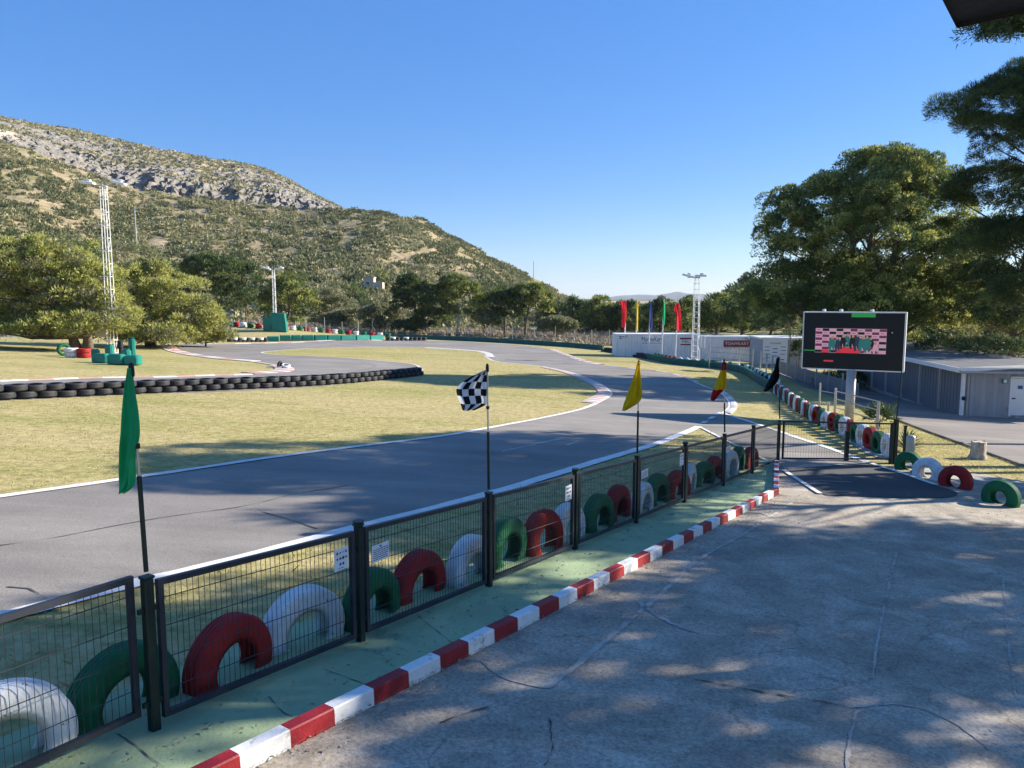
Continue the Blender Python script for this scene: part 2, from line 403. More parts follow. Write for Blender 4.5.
def sweep(mb, pts, prof, step=.5, alt=None, mis=(0, 1), jit=0, flat=False):
    """carry a cross-section (offset to the right, height) along ground points"""
    pts = resample([Vector((p[0], p[1], 0)) for p in pts], step); k = len(prof); L = 0; prev = None; last = None
    for i, p in enumerate(pts):
        t = (pts[min(i + 1, len(pts) - 1)] - pts[max(i - 1, 0)]).normalized(); nrm = Vector((t.y, -t.x, 0))
        z0 = gz(p.x, p.y); row = []
        for o, h in prof:
            q = p + nrm * (o + (random.uniform(-jit, jit) if jit else 0)); row.append((q.x, q.y, (z0 if flat else gz(q.x, q.y)) + h))
        if prev is not None:
            mi = mis[int((i - .5) * step / alt) % 2] if alt else mis[0]
            mb.add(prev + row, [(j, k + j, k + j + 1, j + 1) for j in range(k - 1)], mi)
        else: mb.add(row, [tuple(range(k))] if k > 2 else [], mis[0])
        prev = row
    if k > 2: mb.add(prev, [tuple(range(k))[::-1]], mi)
    return mb
def ribbon(name, pts, w, dz, m, step=.5, jit=0, **k):
    o = sweep(MB(), pts, [(-w / 2, dz), (w / 2, dz)], step, jit=jit, **k).build(name, m); o['kind'] = 'structure'; return o

# ------------------------------------------------------------------ ground
def axis(lo, hi, core_lo, core_hi, st):
    a = list(np.arange(core_lo, core_hi + st / 2, st)); s = st
    while a[-1] < hi: s *= 1.22; a.append(a[-1] + s)
    s = st
    while a[0] > lo: s *= 1.22; a.insert(0, a[0] - s)
    return np.array(a)
gxs = axis(-9000, 9000, -45, 45, 1.0); gys = axis(-9000, 9000, -8, 112, 1.0)
GX, GY = np.meshgrid(gxs, gys); GZ = tz(GX, GY)
ny, nx = GX.shape; idx = np.arange(ny * nx).reshape(ny, nx)
Fq = np.stack([idx[:-1, :-1], idx[:-1, 1:], idx[1:, 1:], idx[1:, :-1]], -1).reshape(-1, 4)
ground = mesh_np('ground', np.stack([GX, GY, GZ], -1).reshape(-1, 3), Fq, MT['grass'], smooth=True); ground['kind'] = 'structure'

near_edge = [(-90, 643), (0, 619), (135, 585), (228, 563.5), (345, 532), (492, 494), (600, 461), (660, 443), (699, 427)]
pit_left = [(699, 427), (740, 448), (779, 467)]
pit_right = [(723, 413.5), (765, 427), (791, 436), (830, 449), (868, 463)]
outer = [(545, 348), (563, 355), (591, 363.6), (633, 369), (660, 372), (685, 378), (703, 386), (719, 392), (728, 400), (730, 407), (723, 413.5)]
top_edge = [(171, 343.8), (227, 343.8), (300, 342), (390, 340.5), (440, 341), (467, 342), (514, 345), (545, 348)]
left_curve = [(276, 365.5), (249, 361.6), (218, 359), (187, 355), (168, 350.6), (164, 347.5), (166, 345), (171, 343.8)]
left_tip = [(-80, 384), (0, 381), (87, 378), (160, 377), (202, 375.6), (249, 374.4), (283, 372.8), (293, 371), (294, 368.5), (288, 366.5), (276, 365.5)]
c_near = catmull(PL(near_edge)); c_pl = catmull(PL(pit_left)); c_pr = catmull(PL(pit_right)); c_out = catmull(PL(outer))
c_top = catmull(PL(top_edge)); c_lc = catmull(PL(left_curve)); c_lt = catmull(PL(left_tip))
def extend(pts, d, n=24):
    a, b = pts[0], pts[min(4, len(pts) - 1)]; u = Vector((a.x - b.x, a.y - b.y, 0)).normalized() if d is None else Vector(d)
    return [Vector((a.x + u.x * k, a.y + u.y * k, gz(a.x + u.x * k, a.y + u.y * k))) for k in (n, n * .75, n * .5, n * .25)] + pts
c_near = extend(c_near, None); c_lt = extend(c_lt, (-.98, -.2, 0))
boundary = c_near + c_pl[1:] + [P(783, 470), P(868, 465)] + c_pr[::-1][1:] + c_out[::-1][1:] + c_top[::-1][1:] + c_lc[::-1][1:] + c_lt[::-1][1:]
track = sheet('track', boundary, .012, MT['asphalt'], .9)

isl = [(-90, 406), (0, 401.5), (112, 396.5), (140, 395), (300, 388.5), (421, 376.5)]
isl2 = [(421, 376.5), (422, 371), (414, 364.7), (389, 362), (342, 358), (300, 356.2), (274, 354.8), (262, 353), (273, 351.2), (316, 348.5), (389, 347), (440, 349), (476, 351.6)]
isl3 = [(476, 351.6), (484, 354), (486, 357), (498, 362), (537, 366), (570, 372.5), (597, 383), (609, 391), (610, 396), (596, 404)]
isl4 = [(596, 404), (580, 410), (540, 419), (486, 429), (440, 437), (300, 454.5), (150, 476.5), (0, 498), (-90, 511)]
c1, c2, c3, c4 = (catmull(PL(q)) for q in (isl, isl2, isl3, isl4))
c1 = extend(c1, (-.98, -.2, 0)); c4 = extend(c4[::-1], (-.93, -.37, 0))[::-1]
sheet('island_lawn', c1 + c2[1:] + c3[1:] + c4[1:], .020, MT['grass'], .8)

# white edge lines and painted kerbs of the track
ribbon('track_line', [p for p in c_near], .24, .022, MT['line'], .35, jit=.012)
ribbon('track_line', c_pl, .10, .022, MT['line'], .4, jit=.006)
ribbon('track_line', c_pr, .20, .022, MT['line'], .4, jit=.012)
ribbon('track_line', c4, .17, .027, MT['line'], .4, jit=.012)
ribbon('track_line', c2[6:-2], .20, .027, MT['kerb_pale'], .5, jit=.015)
ribbon('track_line', c_lc, .24, .034, MT['kerb_pale'], .5)
ribbon('track_line', c_top, .16, .034, MT['kerb_pale'], .8)
ribbon('track_line', c_out[8:], .14, .022, MT['line'], .5, jit=.01)
ribbon('pit_line', PL([(703, 423.5), (716, 416), (724, 412)]), .02, .02, MT['line'], .4)
for a, b in (((702.5, 424), (706, 422.2)), ((709.5, 419.6), (713.5, 417.6)), ((716, 415.6), (721, 413.2))):
    ribbon('pit_line', PL([a, b]), .16, .034, MT['line'], .2)
def kerb(name, pts, w, h, alt, ma, mb_, side=1, lift=.02, step=None):
    prof = [(0, lift), (side * w * .15, lift + h * .6), (side * w * .6, lift + h), (side * w, lift + h * .7), (side * w, lift - .02)]
    o = sweep(MB(), pts, prof, step or alt / 2, alt=alt).build(name, [ma, mb_]); o['kind'] = 'structure'; return o
kerb('track_kerb', c3[26:56], .6, .03, .42, MT['kerb_pale'], MT['kerb_pink'], lift=.03)
ribbon('track_line', c3[10:], .14, .027, MT['line'], .4)
kerb('track_kerb', c2[-9:] + c3[1:14], -.7, .03, .9, MT['kerb_pale'], MT['kerb_pale'], lift=.03)
kerb('track_kerb', c_lc[6:] + c_top[1:3], .9, .03, 1.6, MT['kerb_pale'], MT['kerb_pink'])
kerb('track_kerb', c_top[3:24], .55, .03, 1.8, MT['kerb_pale'], MT['kerb_pink'])
kerb('track_kerb', c_lt[::-1][30:], -.28, .03, 1.0, MT['kerb_white'], MT['kerb_pink'])
kerb('track_kerb', c_lt[::-1][2:30], 1.0, .03, .8, MT['kerb_pale'], MT['kerb_pink'], lift=.016)
kerb('track_kerb', c_out[2:14], -.6, .03, .9, MT['kerb_pale'], MT['kerb_pink'])
kerb('track_kerb', c_out[14:34], -.25, .03, 1.2, MT['kerb_pale'], MT['kerb_pink'])
kerb('track_kerb', c_out[40:], -.28, .035, 1.4, MT['kerb_blue'], MT['kerb_pale'])
ribbon('pit_joint', PL([(783, 469.5), (820, 467), (868, 463.5)]), .12, .03, MT['joint'], .3, jit=.01)
# cracks of the track
for pts in ([(0, 547), (60, 538), (115, 527), (180, 516), (240, 508), (300, 494), (352, 486)], [(8, 588), (24, 589), (38, 595), (50, 602)],
            [(260, 512), (290, 521), (318, 530)], [(360, 362), (375, 366), (362, 371), (340, 374)]):
    ribbon('crack', catmull(PL(pts)), .018, .018, MT['crack'], .2, jit=.012)
for a, b in (((502, 452), (565, 438)), ((566, 446), (578, 442))):
    ribbon('faded_line', PL([a, b]), .06, .018, MT['kerb_blue'], .3, jit=.01)
# far strip of track behind the left pines
sheet('far_track', PL([(-90, 337.5), (0, 336.8), (60, 335.4), (104, 334.2), (150, 333.4), (150, 331.6), (104, 332.4), (60, 333.4), (0, 334.8), (-90, 335.6)]), .02, MT['asphalt'], 1.2)
for q in ([(-90, 338), (0, 337.2), (104, 334.6)], [(-90, 335.2), (0, 334.3), (104, 332)]):
    ribbon('far_track_line', PL(q), .25, .03, MT['kerb_pale'], 1.0)

# ------------------------------------------------------------------ yard, walkway, kerb
FA, FB = P(155, 733), P(778, 463)
fdir = Vector((FB.x - FA.x, FB.y - FA.y, 0)); FLEN = fdir.length; fdir.normalize(); fn = Vector((-fdir.y, fdir.x, 0))   # fn: towards the track
KA, KB = P(258.6, 767), P(779, 495); KC = P(779, 466)
kd = Vector((KA.x - KB.x, KA.y - KB.y, 0)).normalized(); K0 = Vector((KA.x, KA.y, 0)) + kd * 6
F0 = Vector((FA.x, FA.y, 0)) - fdir * 6
def g3(v): return Vector((v.x, v.y, gz(v.x, v.y)))
sheet('yard', [K0, KA, KB, KC, P(868, 464.5), P(908, 470), P(934, 476), P(965, 483), P(1024, 490), P(1150, 500), Vector((26, 8, 0)), Vector((26, -9, 0)), Vector((K0.x, -9, 0))], .010, MT['concrete'], .8)
sheet('asphalt_patch', catmull(PL([(783, 470), (868, 464.2)]), 1) + catmull(PL([(868, 464.2), (904, 475), (935, 486)]), 3)[1:] + catmull(PL([(935, 486), (957, 493), (952, 498), (925, 499), (880, 498), (822, 496)]), 4)[1:], .022, MT['asphalt_dark'], .35)
ribbon('pit_line', PL([(783, 471), (820, 495)]), .10, .034, MT['line'], .3)
ribbon('pit_line', PL([(868, 463.5), (904, 475), (936, 486.3)]), .13, .036, MT['line'], .3, jit=.006)
ribbon('crack', catmull(PL([(806, 483), (820, 482.2), (838, 483), (852, 483.4)])), .05, .03, MT['joint'], .2, jit=.02)
walk_back = [Vector((FA.x, FA.y, 0)) + fdir * s + fn * (.62 + .05 * math.sin(s * 1.3)) for s in np.arange(-6, FLEN + .3, .5)]
sheet('walkway', [K0, KA, KB, KC, FB] + walk_back[::-1], .024, MT['walk'], .5)
for pts in ([(268, 700), (274, 706), (283, 716), (297, 722), (310, 728)], [(118, 738), (136, 750), (150, 762), (165, 772)], [(8, 700), (40, 704), (60, 690)], [(322, 672), (372, 690)], [(410, 612), (452, 646)]):
    ribbon('crack', catmull(PL(pts)), .005, .028, MT['crack'], .04, jit=.004)
kp = sweep(MB(), [K0, KA, KB, KC], [(0, .0), (-.005, .115), (-.012, .125), (-.095, .125), (-.10, .115), (-.105, 0)], .0865, alt=.346).build('yard_kerb', [MT['kerb_red'], MT['kerb_white']]); kp['kind'] = 'structure'
# joints and worn repairs of the yard
for w, j, pts in ((.045, .012, [(546, 690), (580, 664), (618, 632), (660, 596), (700, 560), (742, 536), (770, 518), (792, 503)]), (.024, .006, [(897, 552), (886, 600), (878, 640), (872, 680)]),
               (.016, .006, [(1002, 570), (1008, 640), (1016, 700)]), (.018, .01, [(850, 710), (900, 706), (950, 722), (990, 752)]), (.024, .01, [(858, 712), (850, 740), (846, 775)]),
               (.02, .01, [(480, 662), (505, 680), (545, 690)]), (.05, .02, [(640, 604), (655, 616), (680, 628), (700, 634)]), (.05, .02, [(775, 519), (760, 514), (745, 512), (752, 504), (778, 498)])):
    ribbon('yard_joint', catmull(PL(pts)), w, .016, MT['joint'], .06, jit=j)
for pts in ([(545, 768), (552, 745), (549, 720)], [(440, 725), (465, 716), (490, 708)], [(848, 708), (800, 700), (740, 690), (690, 680)]):
    ribbon('crack', catmull(PL(pts)), .007, .017, MT['crack'], .05, jit=.012)

# service road on the right
road_edge = [(775, 372), (800, 385), (840, 399), (875, 411), (908, 424), (960, 443), (1024, 466), (1110, 497)]
c_road = catmull(PL(road_edge))
sheet('road', c_road + [Vector((32, 13, 0)), Vector((40, 20, 0)), P(1300, 430), P(1100, 418), P(962, 414), P(880, 390), P(840, 377), P(790, 366)], .012, MT['road'], 1.0)
rk = sweep(MB(), c_road[18:], [(0, 0), (.01, .055), (.11, .06), (.13, 0)], .4).build('road_kerb', MT['road_kerb']); rk['kind'] = 'structure'
sheet('apron', PL([(905, 466), (934, 476), (965, 483), (1024, 490), (1100, 497), (1100, 489), (1024, 482), (975, 474.5), (930, 467), (905, 462)]), .018, MT['pale_concrete'], .4)
sheet('tyre_footing', PL([(826, 426), (838, 423.5), (848, 429), (862, 436), (880, 447), (893, 455), (890, 461), (868, 455), (846, 440)]), .016, MT['pale_concrete'], .4)


# ------------------------------------------------------------------ mesh fence along the walkway
ORD = ['first', 'second', 'third', 'fourth', 'fifth', 'sixth', 'seventh', 'eighth', 'ninth', 'tenth', 'eleventh', 'twelfth', 'thirteenth', 'fourteenth', 'fifteenth', 'sixteenth']
post_px = [155, 361, 489, 575, 636, 684, 723, 752, 778]
base_y = lambda x: 733 + (x - 155) * (463 - 733) / (778 - 155)
post_xy = [Vector((P(x, base_y(x)).x, P(x, base_y(x)).y, 0)) for x in post_px]
post_xy.insert(0, post_xy[0] - fdir * 1.79); post_xy.insert(0, post_xy[0] - fdir * 1.79)
fence = thing('mesh_fence', 'long dark wire mesh fence of low framed panels between green walkway and track verge', 'fence', g3(post_xy[0]))
FO = fence.location
PH = .95
def panel(parent, a, b, za, zb, h, name='fence_panel', dens=.04, fr=.018):
    """framed mesh panel between two points (base heights za, zb), coordinates local to parent"""
    o = parent.location
    A = Vector((a.x, a.y, za)) - o; B = Vector((b.x, b.y, zb)) - o; U = Vector((0, 0, 1)); L = (B - A).length; d = (B - A) / L
    f = MB(); rot = Matrix((d, d.cross(U).normalized() * -1, U)).transposed()
    def rail(p, q, w):
        dd = (q - p).normalized(); s = U if abs(dd.z) < .7 else d
        m3 = Matrix((dd, s.cross(dd).normalized(), dd.cross(s.cross(dd)).normalized())).transposed(); f.box((p + q) / 2, ((q - p).length, w, w), rot=m3)
    e = fr
    rail(A + U * (h - e), B + U * (h - e), 2 * e); rail(A + U * (.05 + e), B + U * (.05 + e), 2 * e)
    rail(A + U * (.05 + 2 * e) + d * e, A + U * (h - 2 * e) + d * e, 2 * e - .001); rail(B + U * (.05 + 2 * e) - d * e, B + U * (h - 2 * e) - d * e, 2 * e - .001)
    fo = f.build(name, MT['frame'], parent)
    w = MB(); n = int(L / dens)
    for i in range(1, n):
        p = A + d * (L * i / n) ; w.bar(p + U * (.05 + e), p + U * (h - e), .0021)
    for hh in (.22, .42, .62, .80):
        if hh < h - .05: w.bar(A + U * hh + d * e, B + U * hh - d * e, .0032)
    w.build('wire_mesh', MT['wire'], fo)
    return fo
for i, (a, b) in enumerate(zip(post_xy, post_xy[1:])):
    d = (b - a).normalized(); za, zb = gz(a.x, a.y) + .024, gz(b.x, b.y) + .024
    panel(fence, a + d * .06 + (fn * .02 if i == 1 else fn * 0), b - d * .06 + (fn * .05 if i == 1 else fn * 0), za - (.05 if i == 1 else 0), zb + (.05 if i == 1 else 0), PH - .03)
for i, a in enumerate(post_xy[1:], 1):
    z = gz(a.x, a.y); m = MB(); m.box((a.x - FO.x, a.y - FO.y, z + PH / 2 + .01 - FO.z), (.058, .058, PH + .02), math.atan2(fdir.y, fdir.x), bev=.006)
    m.box((a.x - FO.x, a.y - FO.y, z + PH + .028 - FO.z), (.066, .066, .014), math.atan2(fdir.y, fdir.x))
    for hh in (.2, .78): m.box((a.x - FO.x, a.y - FO.y, z + hh - FO.z), (.13, .02, .03), math.atan2(fdir.y, fdir.x))
    if i in (1, 3, 5, 7, 9): m.tube([(a.x - FO.x, a.y - FO.y, z + PH + .036 - FO.z), (a.x - FO.x, a.y - FO.y, z + PH + .06 - FO.z)], .045, 12)
    m.build('fence_post', MT['post'], fence)

# gate across the pit lane
GA, GB = P(779, 463.5), P(894, 464)
gate = thing('gate', 'black mesh gate closing the pit lane before the dark asphalt patch', 'gate', GA)
gd = Vector((GB.x - GA.x, GB.y - GA.y, 0)).normalized()
ga, gb = Vector((GA.x, GA.y, 0)) + gd * .07, Vector((GB.x, GB.y, 0)) - gd * .07
panel(gate, ga, gb, gz(ga.x, ga.y) + .05, gz(gb.x, gb.y) + .05, .93, 'gate_leaf', dens=.07)
m = MB(); m.box((GB.x - GA.x, GB.y - GA.y, GB.z - GA.z + .54), (.09, .09, 1.08), math.atan2(gd.y, gd.x), bev=.006); m.box((GB.x - GA.x - .10, GB.y - GA.y - .03, GB.z - GA.z + .5), (.06, .07, .98), math.atan2(gd.y, gd.x)); m.build('gate_post', MT['post'], gate)
q = P(846, 461); m = MB(); m.box((q.x - GA.x, q.y - GA.y, q.z - GA.z + .36), (.09, .09, .72), bev=.006); m.build('stop_post', MT['post'], gate)

# ------------------------------------------------------------------ tyres
def tyre_mesh(mb, R=.35, w=.20, ri=.19):
    h = w / 2
    prof = [(ri, -h * .86), (ri + .05, -h), (R * .86, -h * .98), (R * .955, -h * .84), (R * .985, -h * .66)]
    for g in (-.36, 0, .36):
        prof += [(R, h * (g - .16)), (R, h * (g - .05)), (R - .006, h * (g - .03)), (R - .006, h * (g + .03)), (R, h * (g + .05)), (R, h * (g + .16))]
    prof += [(R * .985, h * .66), (R * .955, h * .84), (R * .86, h * .98), (ri + .05, h), (ri, h * .86), (ri + .02, h * .72), (R * .82, h * .8), (R * .88, 0), (R * .82, -h * .8), (ri + .02, -h * .72)]
    return mb.lathe(prof, 44)
def tyre_data(col, **k): return tyre_mesh(MB(), **k).mesh('painted_tyre', MT[col], True)
TD = {c: tyre_data('t_' + c, R=.36, w=.18, ri=.18) for c in ('white', 'red', 'green')}
def put(data, name, label, cat, loc, rz=0, tilt=0, roll=0, group=None, flat=False):
    o = bpy.data.objects.new(name, data); COL.objects.link(o); o.location = loc
    o.rotation_euler = (R_(90) + tilt if flat else tilt, roll, rz); return tag(o, label, cat, group)
SEQ = ['white', 'green', 'red']
frz = math.atan2(fdir.y, fdir.x)
cnt = dict(white=0, green=0, red=0)
inv0, dinv = .001024, .000153
for i in range(-1, 21):
    c = SEQ[i % 3]; xpx = 1007 - 1 / (inv0 + dinv * i); q = P(xpx, base_y(xpx) - 0)
    s = (Vector((q.x, q.y, 0)) - Vector((FA.x, FA.y, 0))).dot(fdir)
    xy = Vector((FA.x, FA.y, 0)) + fdir * s + fn * (.30 + .05 * (i % 2) + random.uniform(-.03, .03))
    k = cnt[c]; cnt[c] += 1
    lab = f"{c} painted half buried tyre, {ORD[k]} {c} one from the left along the fence"
    put(TD[c], 'painted_tyre', lab, 'tyre', (xy.x, xy.y, gz(xy.x, xy.y) + .025 + .10 + random.uniform(-.04, .06)), frz + R_(random.uniform(-9, 9)), R_(random.uniform(-5, 5)), R_(random.uniform(0, 360)), 'painted tyres behind the mesh fence')
# the four tyres standing beside the asphalt patch
TD2 = {c: tyre_mesh(MB(), R=.335, w=.22, ri=.145).mesh('painted_tyre', MT['t_' + c], True) for c in TD}
TD3 = {c: tyre_mesh(MB(), R=.315, w=.20, ri=.13).mesh('painted_tyre', MT['t_' + c], True) for c in TD}
for px, py, c, lab in ((911, 472, 'green', 'upright green tyre right beside the black gate post'), (930, 479.5, 'white', 'upright white tyre between the green and red ones by the patch'),
                       (958, 489, 'red', 'upright red tyre at the corner of the dark asphalt patch'), (1004, 506, 'green', 'upright green tyre nearest the camera, alone right of the red one')):
    q = P(px, py); put(TD3[c], 'painted_tyre', lab, 'tyre', (q.x, q.y + .1, q.z + .13), R_(-56), R_(3), R_(random.uniform(0, 360)), 'painted tyres along the lane edge')
# chain of painted tyres from the gate to the far corner
chain = resample(catmull(PL([(888, 457), (869, 448.5), (850, 439), (837, 432), (822, 426), (802, 414), (784, 400), (775, 392.5)])), .70)
NC = len(chain)
for i, q in enumerate(chain):
    c = SEQ[i % 3]; t = (chain[min(i + 1, NC - 1)] - chain[max(i - 1, 0)])
    wh = 'behind the gate' if i < 9 else ('below the screen post' if i < 18 else 'by the shaded lawn')
    k = sum(1 for j in range(0 if i < 9 else (9 if i < 18 else 18), i) if SEQ[j % 3] == c)
    put(TD2[c], 'painted_tyre', f"{c} half buried tyre of the curving row, {ORD[k]} nearest {c} one {wh}", 'tyre', (q.x, q.y, gz(q.x, q.y) + .25 + random.uniform(-.03, .03)), math.atan2(t.y, t.x) + R_(random.uniform(-12, 12)), R_(random.uniform(-6, 6)), R_(random.uniform(0, 360)), 'painted tyres curving from the gate')
# black tyre barrier, two high
TB = tyre_mesh(MB(), R=.31, w=.19, ri=.17).mesh('black_tyre', MT['rubber'], True)
row = resample(catmull(PL([(-40, 402.5), (0, 400.2), (112, 395), (200, 391), (300, 386.5), (360, 382), (418, 375.5)])), .585)
for i, q in enumerate(row):
    put(TB, 'black_tyre', 'black tyre lying in the bottom row of the low two high barrier', 'tyre', (q.x, q.y, q.z + .115 + .02), random.random() * 6, R_(random.uniform(-3, 3)), 0, 'bottom tyres of the black barrier', flat=True)
    if i < len(row) - 1:
        r = q.lerp(row[i + 1], .5); put(TB, 'black_tyre', 'black tyre lying in the top row of the low two high barrier', 'tyre', (r.x + random.uniform(-.03, .03), r.y + random.uniform(-.04, .04), r.z + .32 + .02), random.random() * 6, R_(random.uniform(-4, 4)), 0, 'top tyres of the black barrier', flat=True)
# painted stacks on the far bank, two tyres each
TL = {c: tyre_mesh(MB(), R=.36, w=.25, ri=.2).mesh('painted_tyre', MT['t_' + c], True) for c in TD}
bank = catmull(PL([(219, 325.5), (247, 327.3), (277, 329.3), (315, 332), (351, 335), (388, 337.5)]))
bank = resample(bank, (sum((a - b).length for a, b in zip(bank, bank[1:])) / 23))
for i, q in enumerate(bank):
    c = ['red', 'white', 'green'][i % 3]
    for h in (0, 1):
        put(TL[c], 'painted_tyre', f"{c} tyre in a two high stack on the far grass bank", 'tyre', (q.x, q.y + random.uniform(-.05, .05), q.z + .14 + .26 * h), random.random() * 6, 0, 0, f'{c} stacked tyres on the far bank', flat=True)
# tyres behind the green belt barrier by the containers
def cl(pts): return catmull(PL(pts))
b1 = cl([(398, 338.3), (420, 339), (465, 341), (509, 343.2), (545, 345.5), (580, 348), (603, 350.3)])
b2 = cl([(604, 351.3), (626, 355), (647, 359)]); b3 = cl([(647, 359), (669, 363.5), (690, 366), (711, 368), (731, 370.6), (744, 374), (754, 380), (764, 386.5), (773, 392)])
nb = resample(b3, .82)
for i, q in enumerate(nb[1:-2], 1):
    c = ['white', 'red', 'green'][(i * 5 // 3 + i) % 3] if i < 12 else ['white', 'green'][i % 2]
    t = nb[i + 1] - nb[i - 1]; nn = Vector((t.y, -t.x, 0)).normalized(); nn = nn if (nn.x if abs(nn.x) > .5 else nn.y) > 0 else -nn
    x, y = q.x + nn.x * .5, q.y + nn.y * .5
    put(TD2[c], 'painted_tyre', f"{c} tyre showing above the green belt barrier before the white containers", 'tyre', (x, y, gz(x, y) + .26), math.atan2(t.y, t.x) + R_(random.uniform(-20, 20)), 0, random.random() * 6, f'{c} tyres behind the green barrier')
def belt(pts, label, h=.45, m='belt', step=1.2):
    o = sweep(MB(), pts, [(-.09, 0), (-.10, h * .9), (-.06, h), (.06, h), (.10, h * .9), (.09, 0)], step, jit=.02).build('belt_barrier', MT[m]); tag(o, label, 'barrier'); return o
belt(b1, 'long thin green rubber belt barrier along the far outer edge of the track', .5)
belt(b3, 'green rubber belt barrier curving before the white containers', .5)
bt = resample(b2, .62)
for i, q in enumerate(bt):
    for h in range(2):
        put(TB, 'black_tyre', 'black tyre in the dark stacked stretch left of the white container', 'tyre', (q.x + .3 * (h % 2), q.y, q.z + .1 + .19 * h), random.random() * 6, 0, 0, 'black tyres left of the container', flat=True)
for px, py, c in ((617, 350.5, 'white'), (631, 352.5, 'green'), (637, 353.5, 'white'), (643, 355, 'red')):
    q = P(px, py + 2); put(TD2[c], 'painted_tyre', {617: 'lone white tyre atop the black stacks at the left end of the container', 631: 'lone green tyre behind the black stacks before the container', 637: 'small white tyre behind the black stacks before the container', 643: 'lone red tyre where black stacks meet the green belt'}[px], 'tyre', (q.x, q.y + .4, q.z + .42), .2, 0, 0)
# teal padded blocks on the far straight
pb = [267, 280, 291.5, 302, 314.5, 327.5, 341, 356.5, 370.6, 384.7]
for i, (x0, x1) in enumerate(zip(pb, pb[1:])):
    a, b = P(x0 + .4, 341.6 if i == 0 else 341.2 - i * .12), P(x1 - .4, 341.6 if i == 0 else 341.1 - i * .12); c = (a + b) / 2; L = (b - a).length; h = .58 if i else .52
    m = MB(); m.box((0, .35, h / 2 + .01), (L, .7, h), bev=.07); m.box((0, .35, h + .01), (L * .9, .5, .03), bev=.012)
    o = m.build('padded_block', MT['pad'], loc=(c.x, c.y, min(a.z, b.z)), rz=math.atan2(b.y - a.y, b.x - a.x)); tag(o, f"teal padded block on the far straight, {ORD[i]} from the left", 'barrier', 'padded blocks along the far straight')
for i, px in enumerate(np.linspace(229, 264, 9)):
    q = P(px, 342.0)
    for h in range(2):
        put(TB if h == 0 else (TD2['white'] if i % 2 else TB), 'black_tyre' if (h == 0 or not i % 2) else 'painted_tyre', ('black' if h == 0 or not i % 2 else 'white') + ' tyre in the short row left of the teal blocks', 'tyre', (q.x, q.y + .3, q.z + .11 + .2 * h), 0, 0, 0, 'tyres left of the teal blocks', flat=True)
for i, px in enumerate(np.linspace(388, 424, 9)):
    q = P(px, 340.8)
    for h in range(2):
        wht = h and i in (1, 4)
        put(TD2['white'] if wht else TB, 'painted_tyre' if wht else 'black_tyre', ('white' if wht else 'black') + ' tyre in the short row right of the teal blocks', 'tyre', (q.x, q.y + .2 * h, q.z + .11 + .2 * h), 0, 0, 0, 'tyres right of the teal blocks', flat=True)
# leaning tall pad
q = P(266, 338); pad = MB()
pad.add([(-.55, 0, 0), (1.0, 0, 0), (.8, 0, 2.0), (-.75, 0, 2.15), (-.55, .7, 0), (1.0, .7, 0), (.8, .6, 2.0), (-.75, .6, 2.15)], [(0, 1, 2, 3), (5, 4, 7, 6), (4, 0, 3, 7), (1, 5, 6, 2), (3, 2, 6, 7), (4, 5, 1, 0)])
pad.box((-1.15, .4, .9), (1.0, .5, 1.5), bev=.05)
tag(pad.build('crash_pad', MT['pad'], loc=(q.x, q.y + 4, gz(q.x, q.y + 4))), 'tall leaning teal crash pad before the far light tower', 'crash pad')
# tyres on the left lawn
q = P(279.5, 367.8); o = put(TB, 'black_tyre', 'dark tyre leaning against the left end of the lone white tyre', 'tyre', (q.x, q.y + .05, q.z + .19), 1.3, .35); o.scale = (.62,) * 3
q = P(286, 368.8); put(TL['white'], 'painted_tyre', 'lone white tyre lying at the tip of the left lawn', 'tyre', (q.x, q.y, q.z + .15), .5, R_(-72)).scale = (.66,) * 3
for px, py, c, lab in ((70, 357.5, 'white', 'white tyre at the foot of the double trunked pine'), (82, 358, 'red', 'red tyre at the foot of the double trunked pine')):
    q = P(px, py)
    for h in (0, 1): put(TL[c], 'painted_tyre', f"{lab}, {'lower' if h == 0 else 'upper'} of two", 'tyre', (q.x, q.y + .2, q.z + .14 + .26 * h), h, 0, 0, None, flat=True)
q = P(61, 356); put(TL['green'], 'painted_tyre', 'dark green tyre left of the white stack under the pine', 'tyre', (q.x, q.y + .3, q.z + .35), .8)

# ------------------------------------------------------------------ light towers
def lattice_tower(label, base, H, w0, w1, arms, step=.45, rungs=0):
    t = thing('light_tower', label, 'light tower', base); m = MB()
    for sx in (-1, 1):
        for sy in (-1, 1): m.bar((sx * w0 / 2, sy * w0 / 2, 0), (sx * w1 / 2, sy * w1 / 2, H), .028 if w0 > .4 else .024)
    n = int(H / step)
    for k in range(n + 1):
        z = H * k / n; w = (w0 + (w1 - w0) * k / n) / 2
        for a, b in (((-w, -w), (w, -w)), ((w, -w), (w, w)), ((w, w), (-w, w)), ((-w, w), (-w, -w))): m.bar((*a, z), (*b, z), .022)
        if k < n and k % 2 == 0:
            z2 = H * (k + 1) / n; m.bar((-w, w, z), (w, w, z2), .014); m.bar((w, -w, z), (w, w, z2), .014)
        if rungs and k < n * .8: m.bar((-w - rungs, -w, z), (-w, -w, z), .02)
    m.build('lattice_mast', MT['white_metal'], t)
    a = MB(); a.bar((arms[0][0], 0, H + .05), (arms[-1][0], 0, H + .05), .035); a.bar((0, -.4, H + .05), (0, .4, H + .05), .03); a.build('crossarm', MT['galv'], t)
    for x, tilt in arms:
        f = MB(); f.box((0, 0, 0), (.95, .42, .16), rot=Matrix.Rotation(tilt, 3, 'Y'), bev=.04); f.box((.1, 0, .14), (.3, .18, .16), rot=Matrix.Rotation(tilt, 3, 'Y'), bev=.03); f.build('floodlight', MT['white_metal'], t, loc=(x, -.15, H + .18))
    return t
q = P(113, 352.5); top = at(104, 186, q.y)
